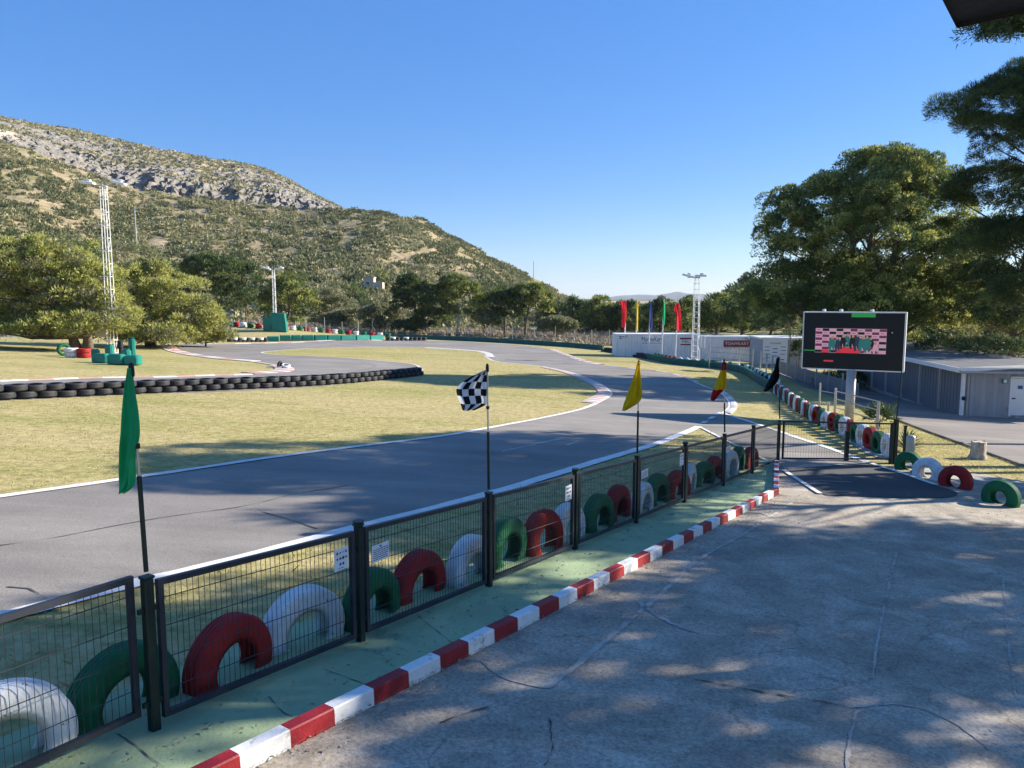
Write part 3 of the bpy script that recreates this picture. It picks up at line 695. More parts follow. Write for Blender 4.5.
tw = lattice_tower('tall white lattice light tower rising through the left pine', (q.x, q.y, q.z), top.z - q.z, .45, .30, [(-.95, .1), (1.05, .25)], .80, .32)
m = MB(); m.box((-.42, -.42, 1.55), (.75, .3, .95), bev=.03); m.build('switch_cabinet', MT['panel_beige'], tw)
q = P(261, 337); q = Vector((q.x, q.y + 5, gz(q.x, q.y + 5))); top = at(261.5, 270, q.y)
lattice_tower('distant white lattice light tower behind the leaning teal pad', q, top.z - q.z, .30, .24, [(-.7, .3), (.7, -.1)], .45)
q = P(695, 362.5); top = at(695, 278, q.y)
tw = lattice_tower('white lattice light tower between the two white containers', q, top.z - q.z, .55, .36, [(-.8, .25), (.25, 0)], .45)
m = MB(); m.box((.55, -.3, 1.75), (.3, .2, 1.0), bev=.02); m.build('meter_box', MT['board'], tw)

# marshal gear round the left tower: teal blocks, black drum
def padbox(name, px0, px1, py_top, py_base, dep, label, cat, bev=.06, rz=0, m_='pad'):
    c = P((px0 + px1) / 2, py_base); k = c.y / FPX; w = (px1 - px0) * k; h = at(px0, py_top, c.y).z - c.z; m = MB(); m.box((0, dep / 2, h / 2), (w, dep, h), rz, bev=bev); m.box((0, dep / 2, h + .008), (w * .7, dep * .6, .02), rz, bev=.006)
    return tag(m.build(name, MT[m_], loc=c), label, cat)
padbox('padded_block', 91, 107, 354.2, 363.2, .5, 'long low teal block nearest the red tyres under the pine', 'barrier', rz=R_(-5))
padbox('padded_block', 106.5, 122.5, 354.8, 365, .5, 'low teal block in front of the left light tower foot', 'barrier', rz=R_(-5))
padbox('padded_block', 122.8, 137.5, 356, 365.6, .6, 'right end teal block of the group at the tower', 'barrier')
padbox('upright_pad', 104.5, 112, 345, 358, .4, 'upright teal pad wrapped left of the tower foot', 'crash pad', .08)
padbox('upright_pad', 128.3, 134.6, 338, 358, .3, 'tall narrow teal pad right of the black drum', 'crash pad', .1)
padbox('upright_pad', 120.5, 129, 349.5, 359, .4, 'squat teal pad between the black drum and the end block', 'crash pad', .1)
padbox('padded_block', 90.5, 97, 349.5, 357.5, .4, 'small teal block leaning by the red tyres', 'barrier', .06)
q = P(121, 358); m = MB(); m.lathe([(0, .55), (.14, .55), (.155, .58), (.15, .70), (.155, .72), (.15, .86), (.155, .88), (.15, 1.02), (0, 1.02)], 18, 'Z'); m.lathe([(0, 0), (.1, 0), (.1, .55), (0, .55)], 10, 'Z')
tag(m.build('drum', MT['dark_plastic'], loc=q), 'black drum on a stand at the left light tower', 'drum')

# ------------------------------------------------------------------ flags
def cloth(rows, Y, O, amp, seed, mat_, parent, M=22, N=30, fold=2.2):
    """rows: (y, x_fly, x_hoist) in photo pixels, turned into metres at depth Y"""
    L = [at(r[1], r[0], Y) for r in rows]; H = [at(r[2], r[0], Y) for r in rows]
    sL = catmull(L, 8); sH = catmull(H, 8); k = len(sL); vs = []; uv = []
    rr = random.Random(seed); ph = rr.random() * 6
    for i in range(N + 1):
        t = i / N * (k - 1); a = int(min(t, k - 2)); f = t - a
        l = sL[a].lerp(sL[a + 1], f); h = sH[a].lerp(sH[a + 1], f)
        for j in range(M + 1):
            s = j / M; p = h.lerp(l, s)
            dy = amp * (math.sin(fold * 2 * math.pi * s + ph + 2.2 * i / N) + .5 * math.sin(fold * 3.7 * math.pi * s + 2 * ph - 3 * i / N)) * min(1, s * 5 + .15)
            vs.append((p.x - O[0], p.y + dy - O[1], p.z - O[2])); uv.append((s, 1 - i / N))
    fs = [(i * (M + 1) + j, i * (M + 1) + j + 1, (i + 1) * (M + 1) + j + 1, (i + 1) * (M + 1) + j) for i in range(N) for j in range(M)]
    mb = MB().add(vs, fs); o = mb.build('flag_cloth', mat_, parent, smooth=True)
    ul = o.data.uv_layers.new(name='UVMap')
    for lp in o.data.loops: ul.data[lp.index].uv = uv[lp.vertex_index]
    return o
def track_flag(pi, label, pole_px, mid_y, clip_y, rows, m, amp, seed, fold=2.2):
    b = post_xy[pi + 2]; z = gz(b.x, b.y) + PH + .062
    top = at(*pole_px, b.y); mid = at((pole_px[0] + post_px[pi]) / 2, mid_y, b.y)
    t = thing('track_flag', label, 'flag', (b.x, b.y, z), 'flags on the fence posts'); O = (b.x, b.y, z)
    d = (top - Vector(O)); tm = (mid.z - z) / d.z; r = lambda k: d * k
    MB().tube([r(0), r(tm)], .014, 10).build('lower_pole', MT['post'], t)
    MB().tube([r(tm * .98), r(1)], .0085, 10).build('upper_pole', MT['alu'], t)
    MB().tube([r(.945), r(.96), r(1.0), r(1.012)], [.014, .017, .015, .006], 10).build('pole_cap', MT['dark_plastic'], t)
    if rows:
        if clip_y:
            kz = (at(pole_px[0], clip_y, b.y).z - z) / d.z; MB().tube([r(kz - .012), r(kz + .012)], .017, 10).build('flag_clip', MT['dark_plastic'], t)
        cloth(rows, b.y - .012, O, amp, seed, m, t, fold=fold)
    return t
track_flag(0, 'plain green flag hanging limp on the leftmost fence pole', (131, 365), 476, 446, [(368, 129, 131.5), (390, 125.5, 134.5), (412, 123.5, 138), (432, 122.5, 139.5), (444, 121.5, 138), (458, 121, 135.5), (476, 120, 136), (486, 119.5, 134), (493, 119, 125.5)], FL['green'], .035, 3, 1.6)
track_flag(2, 'black and white checkered flag flying left from the second pole', (487.3, 365), 432, 407.5, [(370, 485, 486.7), (375, 474, 486.8), (382, 462.5, 486.9), (389, 456.5, 486.8), (396, 457, 486.6), (404, 460, 486.4), (410.5, 462, 474)], FL['check'], .03, 5, 1.3)
track_flag(4, 'plain yellow flag sagging on the third fence pole', (639, 361), 411, 395, [(362, 638, 640), (375, 633.5, 641), (388, 628.5, 642), (397, 625.5, 642.2), (404, 623.2, 637), (410.5, 622, 624.5)], FL['yellow'], .07, 8, 1.5)
track_flag(6, 'red and yellow striped flag hanging on the fourth fence pole', (724, 360), 403, None, [(362, 723, 726), (370, 720.5, 726.3), (380, 717.5, 726.4), (388, 714.8, 725), (394, 713, 719), (400.5, 711.4, 714)], FL['stripes'], .08, 9, 1.4)
track_flag(8, 'plain black flag sagging on the pole beside the gate', (778.3, 357), 385, None, [(358, 777.6, 778.6), (368, 774.5, 778.8), (378, 770.5, 778.9), (386, 767, 773.5), (391.5, 764.3, 766)], FL['black'], .07, 12, 1.4)
# bare pole on the gate's right post
b = GB; zt = at(897, 367, b.y).z
t = thing('flag_pole', 'bare dark flag pole without a flag on the right gate post', 'flag pole', (b.x, b.y, b.z + 1.085))
MB().tube([(0, 0, 0), (.06, 0, zt - b.z - 1.085)], [.016, .010], 8).build('pole', MT['post'], t); MB().tube([(.06, 0, zt - b.z - 1.12), (.06, 0, zt - b.z - 1.06)], [.014, .012], 8).build('pole_cap', MT['dark_plastic'], t)
# five tall flags before the container
for px, by, ty, rows, m, lab in ((626, 355, 299.5, [(301, 618.5, 626.5), (307, 621, 626.8), (315, 622, 626.6), (322, 621.5, 625.8), (327.5, 621, 625)], 'red', 'red banner flag at the left end of the five tall poles'),
        (637.5, 357, 300, [(302, 635.5, 638), (310, 636.2, 638.4), (318, 636, 638.2), (326, 636.2, 638.1), (331, 636.4, 638)], 'yellow', 'narrow limp yellow banner flag on a tall white pole'),
        (650.6, 358.5, 300, [(302, 649.5, 651.8), (312, 649, 652.2), (320, 649.2, 652.4), (327, 649.8, 653), (331, 650, 652.5)], 'blue', 'limp dark blue banner flag on the middle tall pole'),
        (664, 360, 299, [(301, 663.5, 665), (310, 662.8, 665.2), (317, 662.6, 665), (325, 663.4, 664.6)], 'green', 'furled green banner flag on a tall white pole'),
        (678, 361.5, 299, [(303, 676.5, 679), (309, 674.3, 680.2), (316, 675.8, 681), (324, 675.8, 681.4), (330.5, 675.6, 681)], 'red', 'red banner flag on the tall pole nearest the tower')):
    q = P(px, by); q = Vector((q.x, q.y + 1.2, gz(q.x, q.y + 1.2))); tp = at(px, ty, q.y)
    t = thing('banner_flag', lab, 'flag', q, 'tall flags before the container')
    MB().tube([(0, 0, 0), (tp.x - q.x, 0, tp.z - q.z)], [.07, .04], 8).build('pole', MT['white_metal'], t)
    cloth([(a, b_, c_) for a, b_, c_ in rows], q.y - .08, tuple(q), .06, int(px), FL[m], t, M=10, N=16, fold=1.2)

# ------------------------------------------------------------------ text
def text_mesh(s, size, name, m, parent, loc, rot, align='CENTER', width=None):
    cu = bpy.data.curves.new('lettering', 'FONT'); cu.body = s; cu.size = size; cu.align_x = align; cu.align_y = 'CENTER'; cu.extrude = .002
    tmp = bpy.data.objects.new('lettering', cu); COL.objects.link(tmp); bpy.context.view_layer.update()
    me = bpy.data.meshes.new_from_object(tmp.evaluated_get(bpy.context.evaluated_depsgraph_get())); bpy.data.objects.remove(tmp)
    me.materials.clear(); me.materials.append(m)
    if width:
        xs = [v.co.x for v in me.vertices]; k = width / (max(xs) - min(xs))
        for v in me.vertices: v.co.x *= k
    o = bpy.data.objects.new(name, me); COL.objects.link(o); o.parent = parent; o.location = loc; o.rotation_euler = rot; return o

# small signs hanging on the fence mesh
def fence_sign(label, c0, c1, y_t, y_b, kind, bev=0):
    """c0, c1: left and right pixel columns; y_t/y_b: top and bottom pixels of the left edge"""
    def onf(px, py):          # point of the fence plane seen at a pixel
        d = Vector(ray(px, py)); n = fn; A = Vector((FA.x, FA.y, CZ)); k = (A - Vector((0, 0, CZ))).dot(n) / d.dot(n); return Vector((0, 0, CZ)) + d * k
    a = onf(c0, y_b); b = onf(c0, y_t); r = onf(c1, y_b); w = (Vector((r.x, r.y, 0)) - Vector((a.x, a.y, 0))).length; h = b.z - a.z
    slope = (gz(r.x, r.y) - gz(a.x, a.y)) / w
    c = a + fdir * (w / 2) - fn * .012 + Vector((0, 0, h / 2 + slope * w / 2)); t = thing('fence_sign', label, 'sign', c, rz=frz)
    m = MB(); m.box((0, 0, 0), (w, .004, h), bev=0); m.build('plate', MT['board'], t)
    k = MB(); rr = random.Random(int(c0))
    if kind == 'icons':
        for r_, z in enumerate((.30, .04, -.22)):
            for x in np.linspace(-.3, .32, 4):
                if r_ == 2 and (x < -.25 or x > .2): continue
                s_ = w * rr.uniform(.10, .19); mi = rr.choice([0, 0, 1, 2, 3]) if r_ == 0 else rr.choice([0, 0, 0, 2])
                k = MB(); k.add([(x * w + s_ / 2 * math.cos(q_), -.0035, z * h + s_ / 2 * math.sin(q_)) for q_ in np.linspace(0, 2 * math.pi, 9)[:-1]], [tuple(range(8))], mi); k.build('pictogram', [MT['ink'], MT['ink_red'], MT['ink_blue'], MT['ink_orange']], t)
        k = MB(); k.box((-.05 * w, -.003, -.40 * h), (w * .4, .001, h * .025))
    else:
        for r_ in range(6):
            z = .22 - r_ * .115; x = -.42
            while x < .38:
                l = rr.uniform(.05, .16); k.box(((x + l / 2) * w, -.003, z * h), (l * w, .001, h * .045)); x += l + .035
        k.box((0, -.003, .36 * h), (w * .12, .001, h * .1), mi=2)
    k.build('small_print' if kind == 'icons' else 'printed_lines', [MT['ink'], MT['ink_red'], MT['ink_blue'], MT['ink_orange']], t)
fence_sign('white sign of small coloured pictograms left of the second visible fence post', 333.5, 347.5, 549.5, 571.5, 'icons')
fence_sign('white text sign just right of the second visible fence post', 371, 388, 545.5, 562.5, 'text')
fence_sign('narrow white pictogram sign left of the post after the checkered flag', 564.5, 570.5, 486, 501, 'icons')
fence_sign('small white text sign beside the yellow flag post', 640.6, 647, 470.5, 478.5, 'text')
fence_sign('narrow white pictogram sign beyond the yellow flag post', 679, 682.6, 454, 466, 'icons')
fence_sign('tiny white text sign beside the striped flag post', 725.5, 729.5, 447, 452.5, 'text')

# ------------------------------------------------------------------ big screen
q = P(849, 421); s = thing('led_screen', 'large dark video screen on a round grey post above the tyre row', 'screen', q); Y = q.y
cz0, cz1 = at(854, 371.5, Y).z - q.z, at(854, 310.8, Y).z - q.z; W = 94.5 / 760 * Y; Hh = (cz1 - cz0) * .965; cx = at(852.5, 340, Y).x - q.x
MB().tube([(0, 0, -.2), (0, 0, cz0 + .05)], .165, 24).build('column', MT['galv'], s, smooth=True)
cab = MB(); cab.box((0, .26, 0), (W, .5, Hh), bev=.015); b_ = .04
for c_, d_ in (((0, -.012, Hh / 2 - b_ / 2), (W, .05, b_)), ((0, -.012, -Hh / 2 + b_ / 2), (W, .05, b_)), ((-W / 2 + b_ / 2, -.012, 0), (b_, .05, Hh - 2 * b_)), ((W / 2 - b_ * .7, -.012, 0), (1.4 * b_, .05, Hh - 2 * b_))): cab.box(c_, d_)
RZ = R_(-29); zc = (cz0 + cz1) / 2
cabo = cab.build('cabinet', MT['white_metal'], s, loc=(cx, 0, zc), rz=RZ)
fc = MB(); fc.box((0, .004, 0), (W - 2 * b_, .02, Hh - 2 * b_)); face = fc.build('screen_face', MT['led_off'], s, loc=(cx, 0, zc), rz=RZ)
PM = ['pink', 'white', 'plum', 'red', 'green', 'teal', 'black', 'navy', 'skin']; pic = MB()
def fr(u0, u1, v0, v1, m_, d=0): x0, x1 = (u0 - .5) * W, (u1 - .5) * W; z0, z1 = (.5 - v1) * Hh, (.5 - v0) * Hh; pic.quad((x0, -.008 - d, z0), (x1, -.008 - d, z0), (x1, -.008 - d, z1), (x0, -.008 - d, z1), PM.index(m_))
rr = random.Random(4); nc, nr = 10, 8
for i in range(nc):
    for j in range(nr):
        u0 = .132 + .69 * i / nc; u1 = .132 + .69 * (i + 1) / nc; v0 = .285 + .42 * j / nr; v1 = .285 + .42 * (j + 1) / nr
        fr(u0, u1, v0, v1, 'white' if (i + j) % 2 else 'pink')
        if (i + j) % 2: fr(u0 + .001, u1 - .001, v0 + .003, v1 - .004, 'plum' if rr.random() < .55 else 'black', .001)
        elif rr.random() < .5: fr(u0 + .012, u1 - .02, v0 + .022, v1 - .022, 'plum', .001)
pic.build('backdrop_picture', [LED[k] for k in PM], face)
pic = MB(); fr(.34, .575, .635, .705, 'red', .002); fr(.2, .27, .65, .705, 'red', .002); fr(.40, .52, .60, .64, 'red', .002); pic.build('podium_picture', [LED[k] for k in PM], face)
for u, v, hgt, m_ in ((.305, .42, .27, 'teal'), (.352, .43, .26, 'navy'), (.41, .39, .24, 'black'), (.455, .37, .24, 'teal'), (.505, .39, .24, 'black'), (.55, .37, .30, 'navy'), (.60, .41, .28, 'teal'), (.64, .40, .29, 'teal'), (.68, .42, .25, 'black'), (.72, .50, .2, 'pink')):
    pic = MB(); j = lambda: rr.uniform(-.008, .008); x0, x1 = (u - .034 + j() - .5) * W, (u + .034 + j() - .5) * W; z0, z1 = (.5 - v - hgt) * Hh, (.5 - v - .05) * Hh; y_ = -.012 - .0006 * rr.random()
    pic.add([(x0 + .04, y_, z0), ((x0 + x1) / 2 - .02, y_, z0), ((x0 + x1) / 2 - .01, y_, z0 + .2), (x1 - .05, y_, z0), (x1 - .02, y_, z0 + .25), (x1 + j() * 4, y_, z1 - .15), (x1 - .05, y_, z1), ((x0 + x1) / 2 + .04, y_, z1 + .05), ((x0 + x1) / 2 - .04, y_, z1 + .05), (x0 + .04, y_, z1 - .02), (x0, y_, z1 - .2)], [tuple(range(11))], PM.index(m_))
    x, z = (u - .5) * W, (.5 - v - .025) * Hh; pic.add([(x + .045 * math.cos(w), y_ - .001, z + .06 * math.sin(w)) for w in np.linspace(0, 2 * math.pi, 11)[:-1]], [tuple(range(10))], 8 if rr.random() < .5 else 7)
    pic.build('figure_picture', [LED[k] for k in PM], face)
for nm, q_ in (('green_bar', (.48, .71, .022, .09, 'green')), ('green_line', (.02, .13, .665, .682, 'green')), ('red_bar', (.225, .32, .835, .862, 'red')), ('lit_pixel', (.724, .732, .145, .152, 'red')), ('lit_pixel', (.868, .878, .335, .35, 'white'))):
    pic = MB(); fr(*q_); pic.build(nm, [LED[k] for k in PM], face)
for u in (-.27, -.1, .2):
    l = MB(); l.box((0, 0, .05), (.12, .12, .1), bev=.03); l.tube([(0, 0, 0), (0, 0, .06)], .02, 6); l.build('top_fitting', MT['white_metal'], s, loc=(cx + u * W * math.cos(RZ), u * W * math.sin(RZ) + .2, zc + Hh / 2))

# ------------------------------------------------------------------ containers and sheds
def corrugated(m, a, b, z0, z1, pitch, depth, n_out, mi=0):
    """upright corrugated wall between two ground points (2D)"""
    a, b = Vector((a[0], a[1], 0)), Vector((b[0], b[1], 0)); L = (b - a).length; n = max(2, int(L / pitch)); d = (b - a) / n; vs = []; o = Vector((n_out[0], n_out[1], 0))
    pts = []
    for i in range(n): pts += [a + d * i, a + d * (i + .32), a + d * (i + .5) + o * depth, a + d * (i + .82) + o * depth]
    pts.append(b)
    k = len(pts); m.add([(p.x, p.y, z0) for p in pts] + [(p.x, p.y, z1) for p in pts], [(i, i + 1, k + i + 1, k + i) for i in range(k - 1)], mi)
def shed(name, label, cat, base, w, dpt, h, rz, wallm, roofm, pitch=.25, roof_over=.05, h2=None):
    t = thing(name, label, cat, base, rz=rz); m = MB(); h2 = h2 or h
    m.box((w / 2, dpt / 2, h / 2 - .3), (w - .1, dpt - .1, h + .5))
    for a, b, o in (((0, 0), (w, 0), (0, -1)), ((0, dpt), (0, 0), (-1, 0)), ((w, 0), (w, dpt), (1, 0)), ((w, dpt), (0, dpt), (0, 1))): corrugated(m, a, b, -.5, h, pitch, .035, o)
    for x, y in ((0, 0), (w, 0), (0, dpt), (w, dpt)): m.box((x, y, h / 2 - .25), (.12, .12, h + .5))
    m.build('wall', MT[wallm], t)
    r = MB(); r.box((w / 2, dpt / 2, h + .06), (w + 2 * roof_over, dpt + 2 * roof_over, .13)); r.build('roof', MT[roofm], t); return t
# container A with the boards
a = P(617, 352); YA = P(650, 358.5).y + 1.8; x0, x1 = at(616.5, 340, YA).x, at(700, 340, YA).x; zt_ = at(655, 334, YA).z; zb = gz(x0 + 3, YA)
ca = shed('container', 'long white shipping container behind the five tall flag poles', 'container', (x0, YA, zb), x1 - x0, 2.44, zt_ - zb - .12, 0, 'steel_white', 'white_metal', .28)
def board(parent, px0, px1, py0, py1, Yw, plate=None, border=None, dy=-.05):
    o = parent.location; a = at(px0, py1, Yw) - o; b = at(px1, py0, Yw) - o; m = MB(); m.box(((a.x + b.x) / 2, dy, (a.z + b.z) / 2), (b.x - a.x, .02, b.z - a.z))
    bo = m.build('sign_board', MT[plate or 'board'], parent); return bo, (a.x + b.x) / 2, (a.z + b.z) / 2, b.x - a.x, b.z - a.z
bo, x, z, w, h = board(ca, 640.5, 663, 336.3, 344.6, YA)
text_mesh('MarineKart', .62, 'lettering', MT['ink'], bo, (x, -.064, z + .1), (R_(90), 0, 0), width=w * .92)
m = MB(); [m.box((x + (i - 3) * w * .13, -.063, z - .24), (w * .10, .006, .05)) for i in range(7)]; m.build('small_print', MT['ink'], bo)
bo, x, z, w, h = board(ca, 679, 692, 337, 346, YA)
m = MB(); m.box((x, -.064, z + h * .33), (w * .9, .006, h * .2)); m.box((x, -.064, z - h * .33), (w * .8, .006, h * .16)); m.build('printed_band', MT['ink_red'], bo)
text_mesh('P&L', .34, 'lettering', MT['ink'], bo, (x, -.066, z), (R_(90), 0, 0), width=w * .6)
bo, x, z, w, h = board(ca, 618.3, 628.5, 335, 340, YA, 'steel_white')
m = MB()
for i, (u, ww, v) in enumerate(((-.3, .22, .2), (0, .2, .15), (.32, .2, .3), (-.25, .3, -.15), (.2, .1, -.1))): m.box((x + u * w, -.064, z + v * h), (ww * w, .006, h * .2), mi=i % 2)
m.build('printed_band', [MT['ink_red'], MT['ink_blue']], bo)
# container B
YB = YA - 1.5; x0, x1 = at(700.5, 345, YB).x, at(752, 345, YB).x; zt_ = at(726, 336.3, YB).z; zb = gz(x0 + 2, YB)
cb = shed('container', 'white container with a dark red lettered band right of the light tower', 'container', (x0, YB, zb), x1 - x0, 2.6, zt_ - zb - .12, R_(0), 'steel_white', 'steel_white', .22)
bo, x, z, w, h = board(cb, 723.5, 750, 341.2, 346.3, YB, 'ink_red')
text_mesh('TONYKART', .34, 'lettering', MT['board'], bo, (x, -.064, z), (R_(90), 0, 0), width=w * .9)
m = MB(); m.box((x, -.06, z + h * .62), (w, .02, .05)); m.box((x, -.06, z - h * .62), (w, .02, .05)); m.build('band_edge', MT['ink_red'], bo)
m = MB(); m.box((x1 - x0 - .12, -.09, (zt_ - zb) * .62), (.2, .08, 1.2)); m.build('end_trim', MT['board'], cb)
# billboard hut
YC = YB - 6; x0, x1 = at(762.5, 350, YC).x, at(809, 350, YC).x; zb = gz(x0 + 1, YC); zt_ = at(775, 338, YC).z
hc = shed('hut', 'small white hut carrying a printed board left of the video screen', 'hut', (x0, YC, zb), x1 - x0, 4.0, zt_ - zb - .1, R_(-4), 'steel_grey', 'white_metal', .3, .12)
wd = (x1 - x0) * .52; m = MB(); m.box((wd / 2, -.07, (zt_ - zb) * .55), (wd * 1.0, .03, (zt_ - zb) * .86)); bo = m.build('sign_board', MT['board'], hc)
text_mesh('TONYKART', .2, 'lettering', MT['ink_red'], bo, (wd / 2, -.09, (zt_ - zb) * .82), (R_(90), 0, 0), width=wd * .48)
m = MB()
for r_, row_ in enumerate(((-.32, .32), (0,), (-.32, .34), (0,), (-.3, .3), (0,), (-.3,), (.28,))):
    for u in row_: m.box((wd / 2 + u * wd, -.089, (zt_ - zb) * (.70 - .062 * r_)), (wd * .2, .006, .045 if r_ % 2 == 0 else .07), mi=r_ % 2)
m.build('small_print', [MT['ink'], MT['ink_blue']], bo)
# gap shelter between container B and the hut
a = at(752.5, 350, YB - 2); b = at(766, 350, YB - 2); zb = gz(a.x, YB - 2)
t = thing('lean_to', 'dark open lean to roof between container and hut', 'shelter', (a.x, YB - 2, zb)); hh = at(758, 337.5, YB - 2).z - zb
m = MB(); m.add([(-.1, 0, hh - .15), (b.x - a.x + .8, 0, hh + .1), (b.x - a.x + .8, 3, hh + .15), (-.1, 3, hh - .1), (-.1, 0, hh - .22), (b.x - a.x + .8, 0, hh + .03), (b.x - a.x + .8, 3, hh + .08), (-.1, 3, hh - .17)], [(0, 1, 2, 3), (7, 6, 5, 4), (0, 4, 5, 1), (1, 5, 6, 2), (2, 6, 7, 3), (3, 7, 4, 0)]); m.build('roof', MT['roof'], t)
m = MB(); m.box((.6, 2.9, hh / 2 - .2), (b.x - a.x, .06, hh)); m.build('back_wall', MT['steel_dark'], t)
m = MB(); m.box((0, .05, hh / 2 - .25), (.07, .07, hh + .05)); m.build('post', MT['galv'], t); m = MB(); m.box((b.x - a.x, .05, hh / 2 - .2), (.07, .07, hh + .2)); m.build('post', MT['galv'], t)
# dark fence of solid panels along the lane below the hut
fa, fb = P(779, 373), P(858, 402); t = thing('panel_fence', 'dark grey solid panel fence running behind the screen post', 'fence', fa); n = 7
for i in range(n):
    a = fa.lerp(fb, i / n) - fa; b = fa.lerp(fb, (i + 1) / n) - fa; za, zb_ = gz(fa.x + a.x, fa.y + a.y) - fa.z, gz(fa.x + b.x, fa.y + b.y) - fa.z
    m = MB(); d = (b - a).normalized(); nn = Vector((d.y, -d.x, 0)).normalized() * .025; h = .9
    v = [a + d * .05 - nn, b - d * .05 - nn, b - d * .05 + nn, a + d * .05 + nn]; zz = [za, zb_, zb_, za]
    m.add([(p.x, p.y, z_ + .06) for p, z_ in zip(v, zz)] + [(p.x, p.y, z_ + h) for p, z_ in zip(v, zz)], [(3, 2, 1, 0), (4, 5, 6, 7), (0, 1, 5, 4), (1, 2, 6, 5), (2, 3, 7, 6), (3, 0, 4, 7)]); m.build('panel', MT['steel_dark'], t)
    m = MB(); m.box((a.x, a.y, za + .55), (.07, .07, 1.3)); m.build('post', MT['galv'], t)
# long workshop shed on the right
cF, cB, cR = P(962, 415.5), P(882, 393.5), P(1024, 417)
t = thing('workshop_shed', 'long grey metal workshop shed with a pale door at the right edge', 'shed', cF)
dl = Vector((cB.x - cF.x, cB.y - cF.y, 0)); LL = dl.length * 1.9; dl.normalize(); dr = Vector((dl.y, -dl.x, 0)); dr = dr if dr.x > 0 else -dr
hF = at(962, 371.5, cF.y).z - cF.z; zb2 = gz(cF.x + dl.x * LL, cF.y + dl.y * LL) - cF.z; RW = 4.6
m = MB(); A = Vector((0, 0, 0)); B = dl * LL; C = dr * RW
def wallquad(m, a, b, z0, z1, mi=0): m.add([(a.x, a.y, z0), (b.x, b.y, z0), (b.x, b.y, z1), (a.x, a.y, z1)], [(0, 1, 2, 3)], mi)
wallquad(m, B, A, -.8, hF, 1)
corrugated(m, (0, 0), (C.x, C.y), -.4, hF, .42, .07, (-dl.x, -dl.y), 0)
wallquad(m, C, C + B, -.8, hF, 1); wallquad(m, C + B, B, -.8, hF, 1)
m.build('wall', [MT['steel_grey'], MT['steel_dark']], t)
nb_ = 8
for i in range(1, nb_ + 1):
    p = dl * (LL * i / nb_ * .985) - dr * .04; m = MB(); m.box((p.x, p.y, hF / 2 - .1), (.10, .10, hF + .15), math.atan2(dl.y, dl.x)); m.build('wall_post', MT['galv'], t)
m = MB(); p = -dr * .05 - dl * .03; m.box((p.x, p.y, hF / 2 - .05), (.16, .12, hF + .05), math.atan2(dl.y, dl.x)); m.build('corner_post', MT['white_metal'], t)
m = MB(); p = dl * LL / 2 - dr * .05; m.box((p.x, p.y, .04 + zb2 * .5), (LL, .1, .16), math.atan2(dl.y, dl.x)); m.build('base_rail', MT['pale_concrete'], t)
ov = .35; E_ = [A - dr * ov - dl * ov, B - dr * ov + dl * ov, B + C + dr * ov + dl * ov, C + dr * ov - dl * ov]; hz = [hF + .0, hF, hF + .04, hF + .04]
m = MB(); m.add([(p.x, p.y, z_ + .02) for p, z_ in zip(E_, hz)] + [(p.x, p.y, z_ + .16) for p, z_ in zip(E_, hz)], [(3, 2, 1, 0), (4, 5, 6, 7), (0, 1, 5, 4), (1, 2, 6, 5), (2, 3, 7, 6), (3, 0, 4, 7)]); m.build('roof', MT['roof'], t)
m = MB(); e0, e1 = E_[0], E_[1]; c_ = (e0 + e1) / 2 - dr * .02; m.box((c_.x, c_.y, hF + .08), ((e1 - e0).length, .05, .2), math.atan2(dl.y, dl.x)); e1 = E_[3]; c_ = (e0 + e1) / 2 - dl * .03
m.add([tuple(e0 - dl * .04 + Vector((0, 0, hF - .02))), tuple(e1 - dl * .04 + Vector((0, 0, hF + .50))), tuple(e1 - dl * .04 + Vector((0, 0, hF + .24))), tuple(e0 - dl * .04 + Vector((0, 0, hF + .2)))], [(0, 1, 2, 3)]); m.build('fascia', MT['white_metal'], t)
dp = 46 / 760 * cF.y; ang = math.atan2(dr.y, dr.x)
def onwall(px, py):      # point of the front wall at a pixel, local
    d = Vector(ray(px, py)); n = dl; k = (cF - Vector((0, 0, CZ))).dot(n) / d.dot(n); return Vector((0, 0, CZ)) + d * k - cF
a, b = onwall(1009, 415), onwall(1033, 379); wdt = abs((b - a).dot(dr)); hd = b.z - a.z
dm = MB(); c_ = (a + b) / 2 - dl * .06; dm.box((c_.x, c_.y, (a.z + b.z) / 2), (wdt, .05, hd), ang); door = dm.build('door', MT['white_metal'], t)
dm = MB(); dm.box((c_.x - dr.x * (wdt / 2 + .04), c_.y - dr.y * (wdt / 2 + .04) - .02, (a.z + b.z) / 2), (.08, .07, hd + .1), ang); dm.box((c_.x, c_.y - .02, b.z + .06), (wdt + .1, .07, .08), ang); dm.build('door_frame', MT['board'], door)
dm = MB(); p = c_ - dr * (wdt * .4) - dl * .06; dm.box((p.x, p.y, (a.z + b.z) / 2 - .05), (.12, .05, .04), ang); dm.build('handle', MT['dark_plastic'], door)
dm = MB(); p = c_ - dl * .04; dm.box((p.x - dr.x * .1, p.y - dr.y * .1, b.z - .35), (.18, .01, .14), ang); dm.build('door_notice', MT['ink_blue'], door)
p0 = onwall(1004.5, 381) - dl * .06; m = MB(); m.box((p0.x, p0.y, p0.z), (.26, .02, .2), ang); m.box((p0.x - dl.x * .012, p0.y - dl.y * .012, p0.z), (.12, .01, .14), ang, mi=1); m.build('small_sign', [MT['pad'], MT['board']], t)
p0 = onwall(963, 398); m = MB(); m.box((p0.x - .05, p0.y - .12, p0.z), (.14, .12, .16), ang, bev=.02); m.build('lock_box', MT['dark_plastic'], t)

